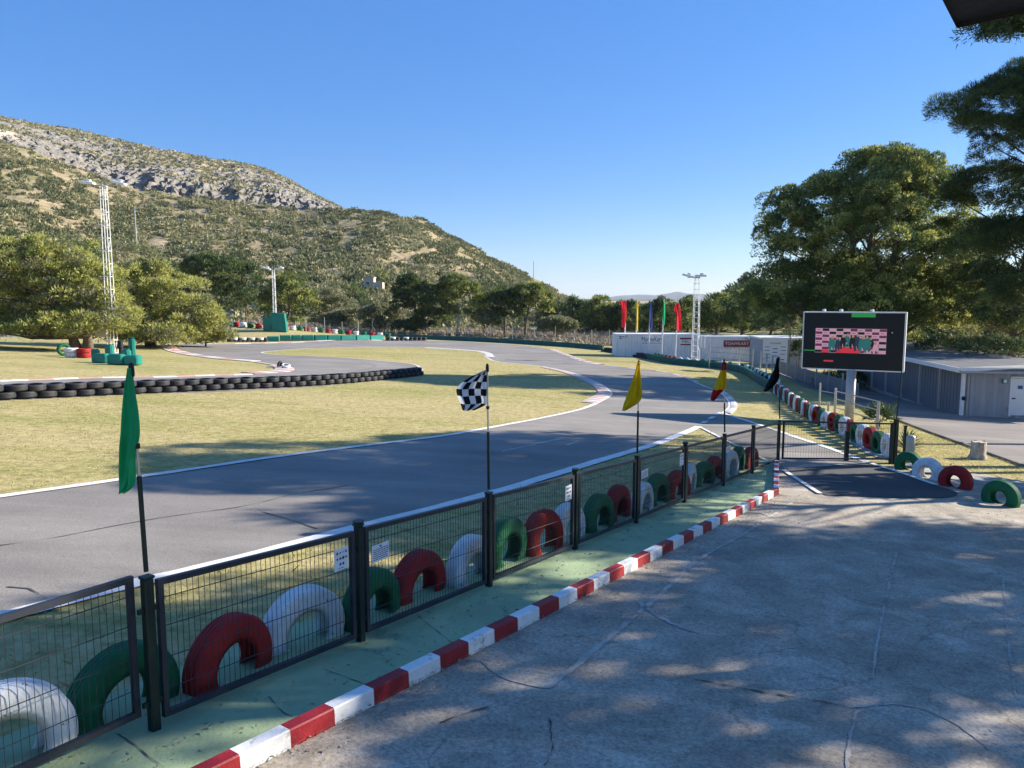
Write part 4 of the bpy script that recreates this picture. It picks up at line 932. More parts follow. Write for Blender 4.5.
g0, g1 = E_[0] - dl * .09, E_[3] - dl * .09; m = MB(); m.tube([g0 + Vector((0, 0, hF + .0)), g1 + Vector((0, 0, hF + .03))], .05, 8); m.build('gutter', MT['galv'], t)
p = C * .03 - dl * .10; m = MB(); m.tube([p + Vector((0, 0, -.1)), p + Vector((0, 0, hF))], .035, 8); m.build('downpipe', MT['galv'], t)
m = MB()
for i in range(1, 60):
    p = dl * (LL * i / 60) - dr * .012; m.box((p.x, p.y, hF / 2), (.02, .02, hF - .1), math.atan2(dl.y, dl.x))
m.build('cladding_seam', MT['steel_dark'], t)
# post and rail fence beside the screen
t = thing('rail_fence', 'low grey post and wire rail fence around the screen post', 'fence', P(834, 416))
O = t.location; pp = [P(828, 417), P(834, 418), P(877, 432.5)]
for px, y0, y1, r_ in ((819, 413, 383, .035), (828, 415, 402, .045), (834.5, 416.5, 388, .045), (877, 431, 402, .05)):
    p = P(px, y0); m = MB(); m.tube([p - O - Vector((0, 0, .1)), Vector((p.x - O.x, p.y - O.y, at(px, y1, p.y).z - O.z))], r_, 10); m.build('post', MT['galv'], t)
a, b = P(834.5, 416.5), P(877, 431)
for f_ in (.35, .68, .97):
    m = MB(); m.tube([a - O + Vector((0, 0, f_ * 1.02)), b - O + Vector((0, 0, f_ * 1.02))], .022, 8); m.build('rail', MT['galv'], t)
a0 = P(819, 413)
for f_ in (.4, .9):
    m = MB(); m.tube([a0 - O + Vector((0, 0, f_)), a - O + Vector((0, 0, f_))], .012, 6); m.build('rail', MT['galv'], t)

# wire boundary fence behind the far barriers
fpts = resample(catmull(PL([(300, 333.5), (345, 335), (395, 336), (430, 336.8), (480, 338.8), (530, 341), (570, 343.5), (612, 347.5)])), 3.2)
t = thing('wire_fence', 'thin grey wire boundary fence on posts along the far edge of the circuit', 'fence', fpts[0]); O = fpts[0]; posts = []
for i, p in enumerate(fpts):
    m = MB(); h = 1.7 + .2 * math.sin(i * 2.1); z = gz(p.x, p.y + 2.5) - O.z; posts.append(Vector((p.x - O.x, p.y + 2.5 - O.y, z))); m.tube([posts[-1], posts[-1] + Vector((0, 0, h))], .04 if i % 3 else .06, 6); m.build('post', MT['galv'], t)
m = MB()
for a, b in zip(posts, posts[1:]):
    for hh in (.3, .6, .9, 1.2, 1.5): m.bar(a + Vector((0, 0, hh)), b + Vector((0, 0, hh)), .008)
    for k in range(1, 10): c_ = a.lerp(b, k / 10); m.bar(c_, c_ + Vector((0, 0, 1.5)), .006)
m.build('wire_mesh', MT['wire'], t)
fpts = resample(catmull([p + Vector((1.0, 1.2, 0)) for p in PL([(700, 369), (728, 371), (748, 376), (768, 387)])]), 2.4)
t = thing('wire_fence', 'tall wire fence on slim posts between green barrier and containers', 'fence', fpts[0]); O = fpts[0]; posts = []
for i, p in enumerate(fpts):
    m = MB(); posts.append(Vector((p.x - O.x, p.y - O.y, gz(p.x, p.y) - O.z))); m.tube([posts[-1], posts[-1] + Vector((0, 0, 1.7))], .045, 6); m.build('post', MT['galv'], t)
m = MB()
for a, b in zip(posts, posts[1:]):
    for hh in (.35, .8, 1.25, 1.6): m.bar(a + Vector((0, 0, hh)), b + Vector((0, 0, hh)), .008)
m.build('wire_mesh', MT['wire'], t)

# stump, yucca, bollard
q = P(978, 459); m = MB(); pr = []
n = 18; H_ = .62
for j, (z, k) in enumerate(((-.05, 1.28), (.05, 1.12), (.15, 1.0), (.33, .96), (.44, .97), (.455, .9))):
    for i in range(n):
        w = 2 * math.pi * i / n; r_ = .185 * k * (1 + .09 * math.sin(3 * w + 1) + .05 * math.sin(7 * w) + (.12 * max(0, math.sin(4 * w)) if j < 2 else 0)); pr.append((r_ * math.cos(w), r_ * math.sin(w), z + (.02 * math.sin(5 * w) if j > 3 else 0)))
m.add(pr, [(j * n + i, j * n + (i + 1) % n, (j + 1) * n + (i + 1) % n, (j + 1) * n + i) for j in range(5) for i in range(n)])
st = thing('tree_stump', 'short pale sawn tree stump on the grass beside the road kerb', 'tree stump', q); m.build('bark', MT['bark_pale'], st, smooth=True)
m = MB(); m.add([(.172 * math.cos(2 * math.pi * i / n), .172 * math.sin(2 * math.pi * i / n), .452 + .003 * math.sin(i)) for i in range(n)], [tuple(range(n))]); m.build('cut_face', MT['wood'], st)
q = P(906, 452); yu = thing('yucca', 'small spiky yucca plant behind the black gate post', 'plant', q); m = MB(); rr = random.Random(2)
for i in range(95):
    a = rr.random() * 6.28; e = rr.uniform(.1, 1.4); L = rr.uniform(.4, .68); w = .022; d = Vector((math.cos(a) * math.cos(e), math.sin(a) * math.cos(e), math.sin(e))); sd = Vector((-math.sin(a), math.cos(a), 0)) * w; b0 = Vector((0, 0, .1)) + d * .05
    mid = b0 + d * L * .6; tip = b0 + d * L - Vector((0, 0, L * .18)); m.add([b0 - sd, b0 + sd, mid + sd, mid - sd, tip], [(0, 1, 2, 3), (3, 2, 4)])
m.build('leaves', MT['yucca'], yu); m = MB(); m.tube([(0, 0, -.05), (0, 0, .18)], [.08, .06], 8); m.build('stem', MT['bark'], yu)
q = P(909.5, 463); m = MB(); m.tube([(0, 0, -.1), (0, 0, .62), (0, 0, .66), (0, 0, .68)], [.10, .10, .09, .04], 14); tag(m.build('bollard', MT['galv'], smooth=True, loc=q), 'short round grey bollard between yucca and green tyre', 'bollard')
q = P(903.5, 461); m = MB(); m.box((0, 0, .42), (.05, .05, .85)); m.box((0, 0, .86), (.07, .07, .03)); tag(m.build('thin_post', MT['post'], loc=q), 'thin dark stake just right of the gate post', 'post')
# awning over the viewpoint
Yc = 2.35; c = at(957, 24, Yc); z = c.z
def hitz(px, py): d = ray(px, py); k = (z - CZ) / d[2]; return Vector((d[0] * k, d[1] * k, z))
e1 = (hitz(1024, 9) - c).normalized(); e2 = (hitz(945, 0) - c).normalized(); t = thing('awning', 'black fabric awning corner hanging over the top right of the view', 'awning', (c.x + 3, -.6, gz(c.x + 3, -.6))); O = t.location
m = MB(); A, B_, C_, D_ = c, c + e1 * 4.0, c + e1 * 4.0 + e2 * 4.0, c + e2 * 4.0; N = 10; g = []
for i in range(N + 1):
    for j in range(N + 1):
        p = A + e1 * 4 * i / N + e2 * 4 * j / N; g.append((p.x - O.x, p.y - O.y, p.z - O.z + .25 * math.sin(math.pi * i / N) * math.sin(math.pi * j / N) + (.0)))
k = len(g); vs = g + [(x_, y_, z_ + .05) for x_, y_, z_ in g]; fs = []
for i in range(N):
    for j in range(N): f4 = (i * (N + 1) + j, i * (N + 1) + j + 1, (i + 1) * (N + 1) + j + 1, (i + 1) * (N + 1) + j); fs += [f4, tuple(x_ + k for x_ in f4[::-1])]
ed = [(i, 0) for i in range(N)] + [(N, j) for j in range(N)] + [(i, N) for i in range(N, 0, -1)] + [(0, j) for j in range(N, 0, -1)]; ei = [i * (N + 1) + j for i, j in ed]
fs += [(ei[i], ei[(i + 1) % len(ei)], ei[(i + 1) % len(ei)] + k, ei[i] + k) for i in range(len(ei))]; m.add(vs, fs); m.build('canopy', MT['awning'], t)
m = MB(); 
for i in range(len(ei)):
    if True:
        a, b = Vector(g[ei[i]]), Vector(g[ei[(i + 1) % len(ei)]]); m.add([a - Vector((0, 0, .012)), b - Vector((0, 0, .012)), b, a], [(0, 1, 2, 3)])
m.build('valance', MT['awning'], t)
m = MB(); m.tube([(0, 0, 0), (0, 0, z + .2 - O.z)], .04, 12); m.build('post', MT['post'], t)

# ------------------------------------------------------------------ hills
def prof_fn(pts):
    us = [ray(*p)[0] / ray(*p)[1] for p in pts]; ss = [ray(*p)[2] / ray(*p)[1] for p in pts]
    return lambda u: np.interp(u, us, ss)
s_front = prof_fn([(-700, 40), (-200, 105), (0, 141), (25, 149), (60, 163), (100, 178), (140, 191), (190, 197), (240, 203), (300, 209), (340, 210), (380, 212), (420, 222), (460, 240), (500, 263), (530, 279), (560, 294), (580, 302), (640, 309), (900, 309)])
s_back = prof_fn([(-700, 60), (-200, 90), (0, 117), (30, 123), (80, 131), (120, 141), (170, 151), (210, 159), (245, 164), (270, 171), (290, 181), (310, 193), (335, 206), (350, 214), (400, 236), (460, 262), (530, 300), (640, 320), (900, 330)])
us = np.concatenate([np.linspace(-1.75, -.72, 60), np.linspace(-.715, .16, 430), np.linspace(.17, .5, 20)]); YT, Y1, Y2, Y3 = 128., 430., 640., 900.
t1 = np.linspace(0, 1, 170); t2 = np.linspace(0, 1, 150)[1:]; t3 = np.linspace(0, 1, 14)[1:]
U = us[None, :]
def front_z(u, t):
    zt = tz(u * YT, YT) - 1.0; zc = CZ + s_front(u) * Y1
    return zt + (zc - zt) * (.72 * t + .28 * t * t)
yrow = np.concatenate([YT + (Y1 - YT) * t1, Y1 + (Y2 - Y1) * t2, Y2 + (Y3 - Y2) * t3])[:, None]
UU = np.repeat(U, len(yrow), 0); YY = np.repeat(yrow, len(us), 1); XX = UU * YY
T1 = np.clip((YY - YT) / (Y1 - YT), 0, 1); T2 = np.clip((YY - Y1) / (Y2 - Y1), 0, 1); T3 = np.clip((YY - Y2) / (Y3 - Y2), 0, 1)
tw_ = T2 + ((fbm(UU * 7, YY * .004 + 5, o=4) - .5) * .34 + (fbm(UU * 40, YY * .02 + 2, o=3) - .5) * .10) * np.minimum(T2 * 6, 1) * np.minimum((1 - T2) * 5, 1)
steps = [(0, 0), (.03, .05), (.055, .20), (.08, .23), (.105, .36), (.13, .39), (.15, .47), (.20, .50), (.225, .57), (.28, .60), (.30, .65), (.38, .68), (.41, .71), (.50, .75), (.53, .82), (.62, .85), (.65, .91), (.80, .94), (.83, .975), (1, 1)]
gx_ = [a for a, b in steps]; gy_ = [b for a, b in steps]
G = np.interp(np.clip(tw_, 0, 1), gx_, gy_); G = np.where(T2 >= 1, 1, G)
Gd = np.interp(np.clip(tw_ + .008, 0, 1), gx_, gy_) - np.interp(np.clip(tw_ - .008, 0, 1), gx_, gy_)
sF, sB = s_front(UU), s_back(UU)
ZF = front_z(UU, T1); ZB = CZ + YY * (sF + (sB - sF) * G)
ZZ = np.where(T2 > 0, ZB, ZF); zend = CZ + s_back(UU) * Y2; ZZ = np.where(T3 > 0, zend - (zend + 30) * T3 ** 1.3, ZZ)
rock = np.clip((Gd - .028) * 26, 0, 1) * (T2 > 0) * (T3 <= 0)
rock = np.maximum(rock, (T2 > 0) * (T3 <= 0) * np.clip(np.interp(T2, [0, .35, .6, 1], [.63, .57, .47, .47]) + .8 * (fbm(UU * 18, T2 * 9, o=4) - .5), 0, 1))
pale = sm(.02, .10, T2) * sm(.30, .16, T2) * sm(-.615, -.655, UU)
pale = pale * (T3 <= 0)
slopey = (T1 > .02)
gul = (fbm(XX * .018 + 3, YY * .006, o=4) - .5) * 13 * T1 * (1 - T1 * .75) + (fbm(XX * .06, YY * .05 + 9, o=4) - .5) * 5 * np.minimum(T1 * 3, 1)
ZZ = ZZ + gul * (T2 <= 0) * slopey + (T2 > 0) * (T3 <= 0) * ((fbm(XX * .09, YY * .09, o=4) - .5) * 3.0)
fis = np.abs(fbm(XX * .30, ZZ * .06, YY * .02, o=4) - .5) * 2; fis2 = fbm(XX * .6, ZZ * .3, YY * .1, o=3)
YD = YY + rock * ((1 - fis) ** 3 * 9 - 4 + (fis2 - .5) * 9); ZD = ZZ + rock * (fbm(XX * .35, YY * .35, o=3) - .5) * 5
hv = np.stack([XX, YD, ZD], -1).reshape(-1, 3); hy, hx = XX.shape; ii = np.arange(hy * hx).reshape(hy, hx)
hf = np.stack([ii[:-1, :-1], ii[:-1, 1:], ii[1:, 1:], ii[1:, :-1]], -1).reshape(-1, 4)
hill = mesh_np('hill', hv, hf, MT['hill'], attrs=dict(rock=rock.ravel(), pale=pale.ravel()), smooth=False); hill['kind'] = 'structure'
# distant mountains
for nm, Yd, pts in (('far_mountain', 6500., [(420, 304), (480, 300), (540, 298.5), (578, 299), (600, 298), (622, 295.5), (640, 294), (655, 295.5), (664, 293.5), (678, 292), (690, 294), (705, 294.5), (730, 297), (800, 299), (900, 297), (1024, 298), (1200, 300)]),
                    ('far_mountain', 4200., [(420, 306), (560, 301.5), (600, 299.8), (640, 299), (700, 299.5), (760, 298), (860, 299), (1100, 300)])):
    f = prof_fn(pts); uu = np.linspace(-.2, 1.1, 260); s_ = f(uu) + (fbm(uu * 60, uu * 0, o=4) - .5) * .0022
    top = np.stack([uu * Yd, np.full_like(uu, Yd), CZ + s_ * Yd], -1); rows_ = []
    for k, (dy, fz) in enumerate(((-1100, 0.), (-700, .30), (-350, .62), (0, 1.), (500, .6), (1200, 0.))):
        r_ = top.copy(); r_[:, 1] += dy + (fbm(uu * 30, uu * 0 + k, o=3) - .5) * 500 * (fz < 1); r_[:, 2] = -6 + (top[:, 2] + 6) * fz; rows_.append(r_)
    V = np.concatenate(rows_); n_ = len(uu); i2 = np.arange(len(V)).reshape(6, n_)
    tag(mesh_np(nm, V, np.stack([i2[:-1, :-1], i2[:-1, 1:], i2[1:, 1:], i2[1:, :-1]], -1).reshape(-1, 4), MT['far_mountain'], smooth=True), kind='structure')

# ------------------------------------------------------------------ foliage
def unit(n): v = RNG.normal(size=(n, 3)); return v / np.linalg.norm(v, axis=1, keepdims=True)
def spikes(pos, along, l, w):
    """one slim triangle per leaf tuft"""
    n = len(pos); sd = np.cross(along, unit(n)); sd /= np.maximum(np.linalg.norm(sd, axis=1, keepdims=True), 1e-6)
    V = np.stack([pos - sd * w[:, None] / 2, pos + sd * w[:, None] / 2, pos + along * l[:, None]], 1).reshape(-1, 3)
    return V, np.arange(n * 3).reshape(n, 3)
def puff_leaves(C, Rd, m, l, w, up=.25, flat=.8, inner=.35):
    """C (k,3) puff centres, Rd (k,) radii, m leaves per puff"""
    k = len(C); c = np.repeat(C, m, 0); r = np.repeat(Rd, m); d = unit(k * m); d[:, 2] = np.where(d[:, 2] < -.35, -d[:, 2], d[:, 2])
    rad = r * (inner + (1 - inner) * RNG.random(k * m) ** .45); p = c + d * rad[:, None] * np.array([1, 1, flat])
    a = d + unit(k * m) * .65 + np.array([0, 0, up]); a /= np.linalg.norm(a, axis=1, keepdims=True)
    s = RNG.uniform(.6, 1.4, k * m); return spikes(p, a, l * s, w * s)
def puffs_in(lobes, Y, dens, pr):
    """lobes (cx, cy, rx, rz, dy) metres -> puff centres, on and in each lobe"""
    C = []; Rd = []
    for (x, y, z, rx, ry, rz) in lobes:
        n = max(4, int(dens * (rx * rz + rx * ry + ry * rz) / 3 / pr ** 2)); d = unit(n); d[:, 2] = np.where(d[:, 2] < -.55, -d[:, 2], d[:, 2])
        k = .55 + .45 * RNG.random(n) ** .5; C.append(np.array([x, y, z]) + d * k[:, None] * np.array([rx - pr * .6, ry - pr * .6, rz - pr * .5])); Rd.append(pr * RNG.uniform(.6, 1.25, n))
    return np.concatenate(C), np.concatenate(Rd)
def tree(name, label, base, lobes_px, Y, pr, dens, m, leaf, w, crown, trunk_r, group=None, inner=.35, cat='tree', barkm='bark', stems=1, up=.25, deep=.95, lean=0, flat=.8, twigs=0, limbs=26, lobes_m=None):
    """base: ground point; lobes_px: (px, py, rx px, rz px[, dy]) crown lobes as seen at depth Y"""
    lob = []
    for q in (lobes_px or []):
        c = at(q[0], q[1], Y); k = Y / FPX; dy = q[4] if len(q) > 4 else 0; lob.append((c.x - base[0], c.y - base[1] + dy, c.z - base[2], q[2] * k, q[2] * k * deep, q[3] * k))
    for q in (lobes_m or []): lob.append(q)
    t = thing(name, label, cat, base, group); C, Rd = puffs_in(lob, Y, dens, pr)
    V, Fc = puff_leaves(C, Rd, m, leaf, w, up, flat, inner)
    alt = {'pine_mid': 'pine_yellow', 'pine_dark': 'pine_mid', 'pine_yellow': 'olive', 'olive': 'olive'}[crown]
    o = mesh_np('crown', V, Fc, [MT[crown], MT[alt]], t); o.data.polygons.foreach_set('material_index', np.repeat((RNG.random(len(C)) < .3).astype(np.int32), m)); o.data.update()
    mid = C.mean(0); top = C[:, 2].max(); tm = MB(); rr = random.Random(int(abs(base[0] * 31 + base[1] * 7)) + stems)
    for s in range(stems):
        off = (s - (stems - 1) / 2) * trunk_r * 1.9; path = []; nseg = 7; bx = rr.uniform(-.05, .05) * top
        for i in range(nseg + 1):
            f = i / nseg; path.append(Vector((off * (1 + f * 1.5) + mid[0] * f ** 1.6 * .8 + bx * math.sin(f * 3.1) + lean * f, mid[1] * f ** 1.6 * .8 + .03 * top * math.sin(f * 4 + s), -.15 + f * (top * .86 + .15))))
        tm.tube(path, [trunk_r * (1.25 if i == 0 else 1 - .82 * i / nseg) for i in range(nseg + 1)], 9)
        ids = list(range(len(C))); rr.shuffle(ids)
        for i in ids[:limbs // stems]:
            c = Vector(C[i]); f = min(.95, max(.2, (c.z - .25 * (c - Vector(path[-1])).to_2d().length) / (top * .86))) * rr.uniform(.72, .95); k = f * nseg; a = int(k); p0 = path[a].lerp(path[min(a + 1, nseg)], k - a)
            m1 = p0.lerp(c, .5) + Vector((rr.uniform(-.1, .1), rr.uniform(-.1, .1), -.06 * (c - p0).length)); r0 = trunk_r * (1 - .8 * f) * .45; tm.tube([p0, m1, c], [r0, r0 * .6, r0 * .18], 5, cap=False)
    tm.build('trunk', MT[barkm], t, smooth=True)
    if twigs:
        sel = RNG.integers(0, len(C), twigs); p = C[sel] + unit(twigs) * Rd[sel][:, None] * .9; a = unit(twigs); V, Fc = spikes(p, a, np.full(twigs, leaf * 2.2), np.full(twigs, leaf * .16)); mesh_np('twigs', V, Fc, MT['twig'], t)
    return t
def G_(px, py, Y=None):
    if Y is None: return P(px, py)
    q = at(px, py, Y); return Vector((q.x, Y, gz(q.x, Y)))

# the big pine behind the screen
Yb = 47.; tree('pine_tree', 'huge round crowned dark pine towering behind the video screen', G_(872, 340, Yb),
     [(882, 194, 62, 44), (880, 172, 44, 24), (784, 218, 27, 32), (774, 256, 22, 42), (832, 212, 44, 40), (790, 240, 36, 38), (778, 288, 34, 30), (862, 252, 70, 52, -1), (928, 212, 48, 46), (952, 262, 46, 52), (880, 300, 80, 34), (912, 268, 34, 26, -3.4), (868, 205, 40, 30, -2.5), (905, 190, 38, 30, -2), (820, 308, 46, 24), (758, 303, 20, 16), (940, 310, 50, 30), (840, 290, 60, 40), (870, 318, 90, 26), (800, 312, 44, 22), (960, 300, 40, 40), (870, 255, 60, 50, 3)],
     Yb, .64, 3.0, 260, .125, .075, 'pine_mid', .34, stems=3, limbs=90, up=.3, inner=.55, flat=.95)
# neighbour pine at the right edge, middle distance
tree('pine_tree', 'dark pine at the right frame edge beyond the workshop shed', G_(1015, 345, 42.), [(1010, 255, 40, 40), (1040, 220, 50, 60), (985, 290, 32, 28), (1030, 300, 50, 40), (1075, 250, 50, 60), (1000, 318, 50, 30), (975, 265, 30, 40)], 42., .64, 2.8, 220, .125, .075, 'pine_dark', .28, limbs=40)
# hedge and bushes behind the shed
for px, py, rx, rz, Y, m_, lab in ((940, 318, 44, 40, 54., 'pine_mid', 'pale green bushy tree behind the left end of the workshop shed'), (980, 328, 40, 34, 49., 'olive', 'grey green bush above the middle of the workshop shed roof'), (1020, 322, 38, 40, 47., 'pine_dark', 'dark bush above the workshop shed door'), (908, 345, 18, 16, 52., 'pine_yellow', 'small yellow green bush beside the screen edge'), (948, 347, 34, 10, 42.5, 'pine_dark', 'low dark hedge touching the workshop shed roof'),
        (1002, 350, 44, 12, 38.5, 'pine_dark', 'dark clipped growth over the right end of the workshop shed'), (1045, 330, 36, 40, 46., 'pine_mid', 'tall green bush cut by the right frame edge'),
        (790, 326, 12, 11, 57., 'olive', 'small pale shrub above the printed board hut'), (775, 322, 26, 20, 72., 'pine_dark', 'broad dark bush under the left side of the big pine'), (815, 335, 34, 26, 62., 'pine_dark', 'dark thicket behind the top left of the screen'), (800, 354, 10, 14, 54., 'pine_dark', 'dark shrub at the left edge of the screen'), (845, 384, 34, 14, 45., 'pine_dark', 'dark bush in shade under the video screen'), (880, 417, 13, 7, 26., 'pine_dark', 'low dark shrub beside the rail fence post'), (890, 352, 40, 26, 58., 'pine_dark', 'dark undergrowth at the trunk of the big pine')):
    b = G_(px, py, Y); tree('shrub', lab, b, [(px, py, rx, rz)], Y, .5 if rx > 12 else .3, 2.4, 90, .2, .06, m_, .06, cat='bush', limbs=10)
# near pine whose branches hang into the right edge
def near_pine(label, base, lobes, dens, m, leaf, w, pr, limbs=70, tr=.26, crown='pine_dark'):
    return tree('pine_tree', label, base, None, 15., pr, dens, m, leaf, w, crown, tr, lobes_m=lobes, limbs=limbs, up=.15, flat=.85, inner=.5)
def lob_at(base, px, py, Y, rx, rz): c = at(px, py, Y); return (c.x - base[0], c.y - base[1], c.z - base[2], rx, rx, rz)
b = Vector((17.2, 19.5, gz(17.2, 19.5)))
near_pine('near pine whose dark needle branches hang in from the right edge', b,
    [lob_at(b, 1008, 112, 19, 1.2, .9), lob_at(b, 950, 110, 18.6, .55, .4), lob_at(b, 975, 126, 18.8, .7, .45), lob_at(b, 1040, 150, 19, 1.7, 1.0), lob_at(b, 995, 195, 19.5, 1.2, .8), lob_at(b, 962, 198, 19.5, .6, .5), lob_at(b, 1045, 240, 19.5, 1.5, .8), lob_at(b, 1035, 300, 20, 1.2, .7), lob_at(b, 985, 245, 20, .9, .7), lob_at(b, 1020, 90, 19.2, .9, .6), lob_at(b, 1110, 100, 19, 2.3, 1.5), lob_at(b, 1120, 200, 20, 2.3, 1.2), lob_at(b, 1100, 66, 19, 2.0, .9), lob_at(b, 1115, 62, 21.8, 2.0, 1.3), lob_at(b, 1120, 130, 22.5, 1.9, 1.0), lob_at(b, 1190, 170, 19, 2.2, 1.2)], 2.9, 520, .085, .013, .30)
b = Vector((8.9, 7.6, gz(8.9, 7.6)))
near_pine('closest pine with thin needle twigs beneath the black awning corner', b,
    [lob_at(b, 1012, 26, 8, .42, .13), lob_at(b, 985, 34, 8, .22, .07), lob_at(b, 1045, 22, 8, .5, .2), lob_at(b, 1090, -40, 8, .9, .5), lob_at(b, 1160, -140, 8, 1.4, .8), lob_at(b, 1250, -60, 8.4, 1.2, .6)], 3.6, 230, .05, .012, .15, 60, .16)
# pines out of the frame on the right whose shade falls across yard and track
for k, (x, y, h, r_, dn, lo) in enumerate(((15.6, 8.4, 9.0, 2.4, 2.0, .26), (16.2, 11.9, 11.5, 2.2, 2.3, .24), (16.0, 17.4, 5.4, 1.5, 2.4, .25), (17.0, 16.2, 10.3, 2.3, 3.2, .58), (17.4, 19.0, 10.6, 1.9, 3.0, .5), (19.8, 24.2, 12, 2.6, 1.9, .5), (15.0, 3.8, 9.0, 2.6, 1.5, .24), (20.5, 9.5, 8.5, 2.8, 1.3, .3), (21.5, 14.5, 10, 2.4, 2.0, .55), (15.5, -.5, 7.8, 2.6, 2.2, .26), (22, 4.5, 9, 3, 1.3, .3))):
    b = Vector((x, y, gz(x, y))); H2 = (1 - lo) * h / 2; zc_ = h - H2
    near_pine(f'shade pine out to the right of the yard, {ORD[k]} of its grove', b, [(0, 0, zc_, r_, r_, H2), (r_ * .3, r_ * .3, zc_ + H2 * .4, r_ * .7, r_ * .7, H2 * .5), (-r_ * .3, -r_ * .3, zc_ - H2 * .35, r_ * .7, r_ * .7, H2 * .5)], dn, 90, .30, .10, .55, 30, .2, 'pine_mid')['group'] = 'shade pines right of the yard'

# left pines
b = P(82, 350.5); Yl = b.y + .3
tree('pine_tree', 'spreading yellow green pine with a double trunk at the left', b, [(40, 275, 58, 36), (20, 300, 52, 34), (82, 290, 50, 34), (104, 313, 38, 25), (60, 320, 50, 20), (-20, 290, 60, 50), (12, 322, 46, 17), (45, 258, 34, 22), (84, 324, 40, 16, -1.6), (-60, 280, 50, 50), (-10, 258, 40, 24), (120, 325, 30, 13, -1.5), (40, 327, 36, 12, -2), (-40, 318, 50, 22), (0, 330, 40, 9, -1), (45, 331, 36, 8, -2), (104, 331, 30, 9, -2)], Yl, .58, 2.9, 120, .20, .085, 'pine_yellow', .32, stems=2, limbs=60, twigs=3200)
b = G_(150, 340, 60.); tree('pine_tree', 'yellow green bushy pine behind the left light tower', b, [(145, 285, 38, 27), (178, 300, 40, 26), (135, 312, 46, 28), (195, 318, 34, 20), (165, 325, 54, 17), (215, 325, 18, 13), (120, 290, 30, 26), (152, 270, 22, 11), (130, 328, 36, 12, -2), (180, 333, 40, 10, -2), (135, 336, 28, 9, -2), (170, 339, 40, 8, -2)], 60., .62, 2.8, 110, .22, .09, 'pine_yellow', .2, stems=2, limbs=50, twigs=2600)
b = G_(205, 338, 63.); tree('shrub', 'rounded yellow green bush at the left end of the far straight', b, [(212, 328, 19, 15), (196, 336, 25, 11), (224, 337, 13, 9), (178, 340, 18, 7), (206, 341, 22, 6)], 63., .4, 3.6, 90, .18, .07, 'pine_yellow', .08, cat='bush', limbs=10)
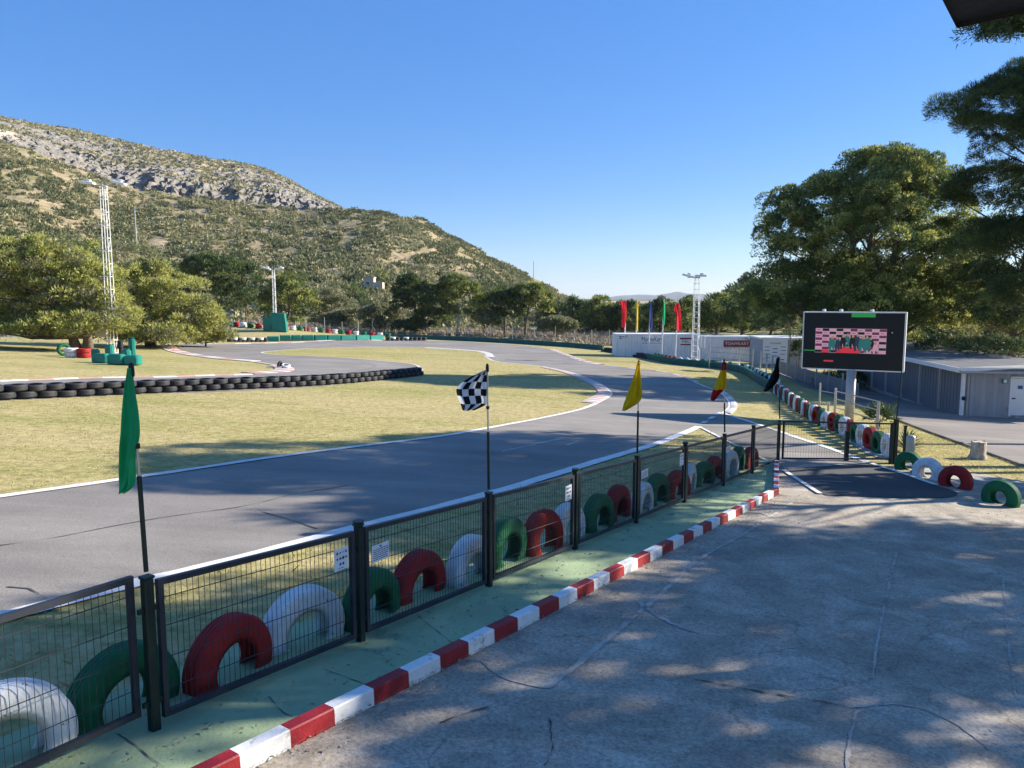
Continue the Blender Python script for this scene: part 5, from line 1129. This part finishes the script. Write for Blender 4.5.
# trees beyond the circuit, left to right
for px, Y, lob, m_, tr, pr, nm, lab, bm in (
    (216, 106., [(216, 278, 36, 24), (205, 270, 24, 18), (238, 285, 24, 26), (190, 290, 20, 22), (222, 300, 34, 18)], 'pine_dark', .25, .95, 'pine_tree', 'dense dark pine beside the distant light tower', 'bark'),
    (288, 114., [(290, 292, 24, 20), (280, 300, 24, 20), (305, 305, 18, 16), (270, 308, 14, 14)], 'pine_mid', .25, 1.0, 'pine_tree', 'round grey green pine right of the distant light tower', 'bark'),
    (320, 122., [(322, 300, 20, 13), (340, 306, 18, 12), (310, 312, 20, 12)], 'olive', .15, .8, 'shrub', 'low olive green thicket on the slope behind the painted stacks', 'bark'),
    (382, 110., [(382, 313, 18, 11), (370, 316, 14, 9), (396, 318, 12, 9)], 'olive', .14, .75, 'olive_tree', 'pale grey olive tree with thin stems by the boundary fence', 'bark_pale'),
    (350, 113., [(350, 318, 18, 10), (333, 320, 14, 8)], 'olive', .12, .7, 'shrub', 'pale scrub bush left of the grey olive tree', 'bark_pale'),
    (415, 105., [(412, 294, 22, 18), (424, 304, 24, 22), (402, 305, 16, 20), (430, 318, 20, 12), (408, 284, 14, 10)], 'pine_dark', .22, .85, 'pine_tree', 'bushy dark pine right of the grey olive tree', 'bark'),
    (457, 104., [(455, 288, 20, 14), (470, 296, 17, 14), (446, 296, 13, 16), (476, 312, 14, 12), (448, 312, 12, 10)], 'pine_mid', .16, .75, 'pine_tree', 'slender pine with a pale bare lower trunk', 'bark_pale'),
    (484, 104., [(484, 320, 15, 11)], 'olive', .1, .6, 'shrub', 'grey green bush between the pale trunked and the dark pine', 'bark'),
    (505, 104., [(500, 305, 18, 18), (512, 312, 16, 18), (496, 320, 15, 12), (510, 296, 12, 9)], 'pine_dark', .2, .8, 'pine_tree', 'dark conical pine left of the bare trunked pine', 'bark'),
    (525, 103., [(530, 294, 19, 11), (540, 302, 16, 12), (520, 298, 14, 12), (548, 310, 10, 8)], 'pine_mid', .2, .75, 'pine_tree', 'umbrella pine with a dark bare trunk near the round bush', 'bark'),
    (557, 101., [(556, 325, 17, 8), (546, 327, 11, 6.5), (568, 327, 11, 6)], 'olive', .1, .55, 'shrub', 'low round grey green bush standing alone by the far barrier', 'bark'),
    (578, 122., [(578, 312, 12, 12), (574, 304, 10, 7), (584, 318, 9, 10)], 'pine_dark', .2, .9, 'pine_tree', 'dark pine at the foot of the hill right of the round bush', 'bark'),
    (597, 118., [(598, 308, 16, 13), (606, 315, 16, 12), (590, 316, 12, 12)], 'pine_mid', .2, .95, 'pine_tree', 'full grey green pine left of the red banner flag', 'bark'),
    (622, 116., [(620, 315, 13, 14), (630, 310, 11, 9), (614, 322, 12, 8)], 'pine_dark', .2, .9, 'pine_tree', 'dark pine behind the leftmost red banner flag', 'bark'),
    (645, 112., [(645, 318, 14, 14), (652, 312, 10, 9)], 'pine_mid', .2, .9, 'pine_tree', 'lighter pine behind the blue banner flag', 'bark'),
    (660, 112., [(662, 310, 13, 13), (656, 316, 12, 12)], 'pine_dark', .2, .9, 'pine_tree', 'dark pine behind the green banner flag', 'bark'),
    (674, 108., [(672, 316, 13, 14), (686, 314, 12, 15)], 'pine_mid', .2, .9, 'pine_tree', 'broad pine behind the red banner flag nearest the tower', 'bark'),
    (687, 126., [(687, 302, 9, 6), (686, 308, 8, 8)], 'pine_dark', .2, .9, 'pine_tree', 'small dark treetop rising left of the right light tower', 'bark'),
    (716, 100., [(716, 307, 16, 15), (704, 316, 14, 14), (716, 322, 20, 14)], 'pine_mid', .24, 1.0, 'pine_tree', 'full pine right of the white light tower', 'bark'),
    (740, 98., [(738, 306, 16, 15), (752, 310, 16, 16), (742, 322, 22, 14)], 'pine_mid', .24, 1.0, 'pine_tree', 'wide pine above the lettered white container', 'bark'),
    (768, 94., [(770, 318, 20, 18), (786, 322, 18, 18)], 'pine_dark', .24, 1.0, 'pine_tree', 'shaded pine between the lettered container and the big pine', 'bark')):
    b = G_(px, 340, Y); lob = lob + ([(sum(q[0] for q in lob) / len(lob) + d_, 327, max(q[2] for q in lob) * .8, 9) for d_ in (-7, 7)] if 'trunk' not in lab else []); tree(nm, lab, b, lob, Y, pr * .8, 2.8, 80, .32, .15, m_, tr, cat='bush' if nm == 'shrub' else 'tree', barkm=bm, limbs=14)
# far wood closing the view on the right (one mass)
n_ = 2300; wu = RNG.uniform(.04, 1.3, n_); wy = np.where(wu > .42, RNG.uniform(72, 150, n_), RNG.uniform(118, 190, n_)); wz = tz(wu * wy, wy); hgt = RNG.random(n_) ** .7 * np.interp(wu, [.04, .26, .31, 1.3], [3.4, 3.6, 8.5, 9.5]) * (.75 + .5 * fbm(wu * 25, wy * .05, o=2))
C = np.stack([wu * wy, wy, wz + hgt], -1); V, Fc = puff_leaves(C, RNG.uniform(1.1, 1.9, n_), 110, .5, .28, .3, .8, .3)
tag(mesh_np('far_wood', V, Fc, MT['pine_dark']), kind='stuff')
# trees and bushes at the foot of the hill
kinds = (('pine_dark', 'dark green'), ('pine_mid', 'mid green'), ('olive', 'grey green'))
for k, (px, py, r_, Y) in enumerate(((246, 300, 13, 128), (262, 312, 14, 122), (330, 290, 12, 150), (360, 303, 11, 140), (352, 290, 9, 165), (395, 296, 9, 160), (440, 318, 14, 125), (478, 300, 9, 150), (470, 280, 7, 190), (500, 288, 8, 175), (545, 292, 8, 170), (556, 300, 8, 150), (20, 246, 22, 120), (90, 256, 22, 125), (140, 256, 18, 130), (170, 272, 16, 125), (-20, 252, 24, 118), (115, 248, 12, 160), (300, 272, 9, 190), (380, 275, 7, 200), (420, 268, 7, 210))):
    b = at(px, py, Y); m_, w_ = kinds[k % 3]; gzv = front_z(np.array(b.x / Y), np.array(min(1, max(0, (Y - YT) / (Y1 - YT))))) if Y > YT else gz(b.x, Y)
    base = Vector((b.x, Y, min(float(gzv), b.z - .4))); tree('hill_tree', f'{w_} rounded tree low on the hillside, one of the scattered ones', base, [(px, py, r_, r_ * .8), (px + r_ * .5, py + r_ * .3, r_ * .7, r_ * .6)], Y, 1.0, 1.8, 46, .5, .17, m_, .18, f'{w_} trees low on the hillside', limbs=6)

# scrub of the hillside (uncountable)
nb_ = 30000; u = RNG.uniform(-.80, .14, nb_ * 2); t = RNG.random(nb_ * 2) ** .8
cl_ = fbm(u * 60, t * 22, o=3); keep = cl_ + RNG.normal(size=len(u)) * .10 > .52; u, t = u[keep][:nb_], t[keep][:nb_]
fi = np.clip(np.interp(t, t1, np.arange(len(t1))), 0, len(t1) - 1.01); ui = np.clip(np.interp(u, us, np.arange(len(us))), 0, len(us) - 1.01)
a0, b0 = fi.astype(int), ui.astype(int); fa_, fb_ = fi - a0, ui - b0
def bil(A): return (A[a0, b0] * (1 - fa_) * (1 - fb_) + A[a0 + 1, b0] * fa_ * (1 - fb_) + A[a0, b0 + 1] * (1 - fa_) * fb_ + A[a0 + 1, b0 + 1] * fa_ * fb_)
C = np.stack([bil(XX), bil(YD), bil(ZD)], -1); r_ = RNG.uniform(.35, 1.1, len(C)) ** 1.2 * np.where(RNG.random(len(C)) < .10, 1.9, 1.0) * np.interp(t, [0, .3, 1], [1.25, 1.0, 1.0]); C[:, 2] += r_ * .1
dk = (fbm(u * 34 + 9, t * 13, o=3) + RNG.normal(size=len(u)) * .07) > .535
for nm_, sel_ in (('scrub', ~dk), ('scrub_dark', dk)):
    V, Fc = puff_leaves(C[sel_], r_[sel_] * (1.25 if nm_ == 'scrub_dark' else 1), 15, .8, .7, .35, .8, .2); tag(mesh_np('hillside_scrub', V, Fc, MT[nm_]), kind='stuff')
# sparse scrub on the rocky upper ridge
nb2 = 5000; u = RNG.uniform(-.75, -.2, nb2); row_ = RNG.integers(len(t1), len(t1) + len(t2) - 1, nb2); ci = np.clip(np.interp(u, us, np.arange(len(us))), 0, len(us) - 1).astype(int)
ok = rock[row_, ci] < .56; C = np.stack([XX[row_, ci], YD[row_, ci], ZD[row_, ci]], -1)[ok]; V, Fc = puff_leaves(C, RNG.uniform(.5, 1.3, len(C)), 11, 1.2, .8, .35, .8, .2); tag(mesh_np('ridge_scrub', V, Fc, MT['scrub']), kind='stuff')
# dry brush between the far barrier and the trees
n_ = 2600; xs_ = RNG.uniform(-40, 22, n_); ys_ = RNG.uniform(86, 126, n_)
edge_y = np.interp(xs_, [-40, -14, 0, 9, 14, 22], [96, 99, 95, 84, 78, 76]); ok = ys_ > edge_y + 3; xs_, ys_ = xs_[ok], ys_[ok]
C = np.stack([xs_, ys_, tz(xs_, ys_)], -1); V, Fc = puff_leaves(C, RNG.uniform(.15, .5, len(C)), 14, .5, .12, .6, .7, .1)
tag(mesh_np('dry_brush', V, Fc, MT['twig']), kind='stuff')
# pale ruin on the slope and thin masts
q = at(370, 296, 185.); z0 = float(front_z(np.array(q.x / 185), np.array((185 - YT) / (Y1 - YT))))
h = thing('farmhouse', 'tiny pale ruined house on the lower hillside', 'house', (q.x, 185, z0)); m = MB(); m.box((0, 0, 1.4), (2.4, 3, 3.4)); m.box((2.2, 0, .9), (2.2, 3, 2.2)); m.box((-.2, -1.52, 1.6), (.6, .06, .9), mi=1); m.build('wall', [MT['stone_wall'], MT['ink']], h); m = MB(); m.box((0, 0, 3.2), (2.7, 3.3, .2)); m.build('roof', MT['stone_wall'], h)
for px, y0, y1, Y, lab in ((136, 236, 207, 250., 'thin grey utility pole on the hillside right of the left tower'), (533.5, 281, 261, 410., 'hair thin radio mast on the right shoulder of the hill')):
    q0, q1 = at(px, y0, Y), at(px, y1, Y); m = MB(); m.tube([(0, 0, -3), (0, 0, q1.z - q0.z)], [.22, .16], 6)
    if px < 200: m.box((0, 0, q1.z - q0.z - .6), (1.6, .15, .15))
    tag(m.build('mast', MT['galv'], loc=q0), lab, 'mast')

# grass blades close to the camera (uncountable)
def blades(name, poly, n, hmin, hmax, near=None):
    xs = [p[0] for p in poly]; ys = [p[1] for p in poly]; X = RNG.uniform(min(xs), max(xs), n); Yy = RNG.uniform(min(ys), max(ys), n)
    ok = inside(poly, X, Yy) & (fbm(X * 1.4, Yy * 1.4, o=3) + RNG.normal(size=n) * .12 > .40); X, Yy = X[ok], Yy[ok]; p = np.stack([X, Yy, tz(X, Yy) + .022], -1)
    a = unit(len(p)) * .75 + np.array([0, 0, 1.0]); a /= np.linalg.norm(a, axis=1, keepdims=True); l = RNG.uniform(hmin, hmax, len(p)); V, Fc = spikes(p, a, l, l * .22); return tag(mesh_np(name, V, Fc, MT['blade']), kind='stuff')
verge = [(p.x + fn.x * .05, p.y + fn.y * .05) for p in walk_back] + [(p.x, p.y) for p in c_near[::-1] if p.y > -1]
off = lambda pts, d: [(p[0], p[1]) for p in pts]
vin = [(p.x + fn.x * .04, p.y + fn.y * .04) for p in walk_back]; cn = resample([Vector((p.x, p.y, 0)) for p in c_near], .5); vo = [(p.x - fn.x * .17, p.y - fn.y * .17) for p in cn]
blades('verge_grass', vin + vo[::-1], 90000, .02, .055)
ip = [(p.x, p.y) for p in c4 if p.x < 3]; blades('lawn_grass', [(p.x, p.y) for p in (c1 + c2[1:] + c3[1:] + [Vector((q.x - .0, q.y + .14, 0)) for q in c4[1:]])], 200000, .02, .05)
rg = [(p.x, p.y) for p in c_road[14:44]] + [(p.x, p.y) for p in PL([(1060, 489), (1024, 481), (975, 474), (930, 466), (905, 461), (893, 453), (880, 446), (862, 435), (840, 425), (826, 420)])]
blades('roadside_grass', rg, 40000, .02, .06)

blades('verge_weeds', vin + vo[::-1], 9000, .05, .11)
# dry needles and leaves lying along the kerb, on the walkway and on the yard
def litter(n, pick):
    X, Yy = pick(n); p = np.stack([X, Yy, tz(X, Yy) + .031], -1); a = unit(len(p)) * np.array([1, 1, .12]); a /= np.linalg.norm(a, axis=1, keepdims=True); l_ = RNG.uniform(.012, .04, len(p)); return spikes(p, a, l_, l_ * .4)
def along(p0, p1, off0, off1, nv):
    def f(n):
        t_ = RNG.random(n); o_ = off0 + (off1 - off0) * RNG.random(n) ** 2.5; return p0.x + (p1.x - p0.x) * t_ + nv.x * o_, p0.y + (p1.y - p0.y) * t_ + nv.y * o_
    return f
kn = Vector((kd.y, -kd.x, 0)); kn = kn if kn.x > 0 else -kn
VV = []; FF = []; nn_ = 0
for n_, pk in ((1300, along(K0, KB, .01, .55, kn)), (900, along(K0, KB, -.12, -.5, kn)), (900, along(F0, Vector((FB.x, FB.y, 0)), -.25, .6, fn)), (1500, lambda n: (RNG.uniform(-1, 9, n), RNG.uniform(3, 16, n)))):
    V, Fc = litter(n_, pk); VV.append(V); FF.append(Fc + nn_); nn_ += len(V)
tag(mesh_np('leaf_litter', np.concatenate(VV), np.concatenate(FF), MT['twig']), kind='stuff')

# ------------------------------------------------------------------ air, sky, sun, camera
HAZE = True
if HAZE:
    m = bpy.data.materials.new('haze_air'); m.use_nodes = True; n = m.node_tree.nodes; n.clear(); o_ = n.new('ShaderNodeOutputMaterial'); pv = n.new('ShaderNodeVolumePrincipled')
    pv.inputs['Color'].default_value = (.80, .88, 1, 1); pv.inputs['Density'].default_value = .00007; pv.inputs['Anisotropy'].default_value = .2; m.node_tree.links.new(pv.outputs[0], o_.inputs['Volume'])
    hb = MB(); hb.box((0, 0, 95), (21000, 21000, 230)); ho = hb.build('haze', m); ho['kind'] = 'stuff'
w = bpy.data.worlds.new('World'); SC.world = w; w.use_nodes = True; n = w.node_tree.nodes; l = w.node_tree.links
sk = n.new('ShaderNodeTexSky'); sk.sky_type = 'NISHITA'; sk.sun_disc = False; sk.sun_elevation = R_(SUN_EL); sk.sun_rotation = R_(SUN_AZ); sk.altitude = 50; sk.air_density = 1.0; sk.dust_density = .12; sk.ozone_density = 3.0
hs = n.new('ShaderNodeHueSaturation'); hs.inputs['Saturation'].default_value = 1.35; hs.inputs['Hue'].default_value = .512; l.new(sk.outputs[0], hs.inputs['Color']); mx = n.new('ShaderNodeMix'); mx.data_type = 'RGBA'; mx.inputs[0].default_value = .40; mx.inputs[7].default_value = (1.0, 2.75, 6.9, 1); l.new(hs.outputs[0], mx.inputs[6]); l.new(mx.outputs[2], n['Background'].inputs[0]); n['Background'].inputs[1].default_value = .072
s = bpy.data.lights.new('sun', 'SUN'); s.energy = 5.0; s.angle = R_(.5); s.color = (1, .925, .80); so = bpy.data.objects.new('sun', s); COL.objects.link(so)
sd = Vector((math.sin(R_(SUN_AZ)) * math.cos(R_(SUN_EL)), math.cos(R_(SUN_AZ)) * math.cos(R_(SUN_EL)), math.sin(R_(SUN_EL)))); so.rotation_euler = sd.to_track_quat('Z', 'Y').to_euler(); so.location = (20, 10, 30)
cam = bpy.data.cameras.new('camera'); cam.sensor_width = 36; cam.lens = 36 * FPX / 1024; cam.clip_end = 40000; cam.clip_start = .05
co = bpy.data.objects.new('camera', cam); COL.objects.link(co); co.location = (0, 0, CZ); co.rotation_euler = (math.pi / 2 - PITCH, 0, 0); SC.camera = co
vs = SC.view_settings; vs.view_transform = 'Standard'; vs.look = 'None'; vs.exposure = 1.15; vs.gamma = 1; vs.use_curve_mapping = False
SC.cycles.use_denoising = True; SC.cycles.max_bounces = 6; SC.cycles.diffuse_bounces = 3; SC.cycles.transparent_max_bounces = 8; SC.cycles.volume_bounces = 0
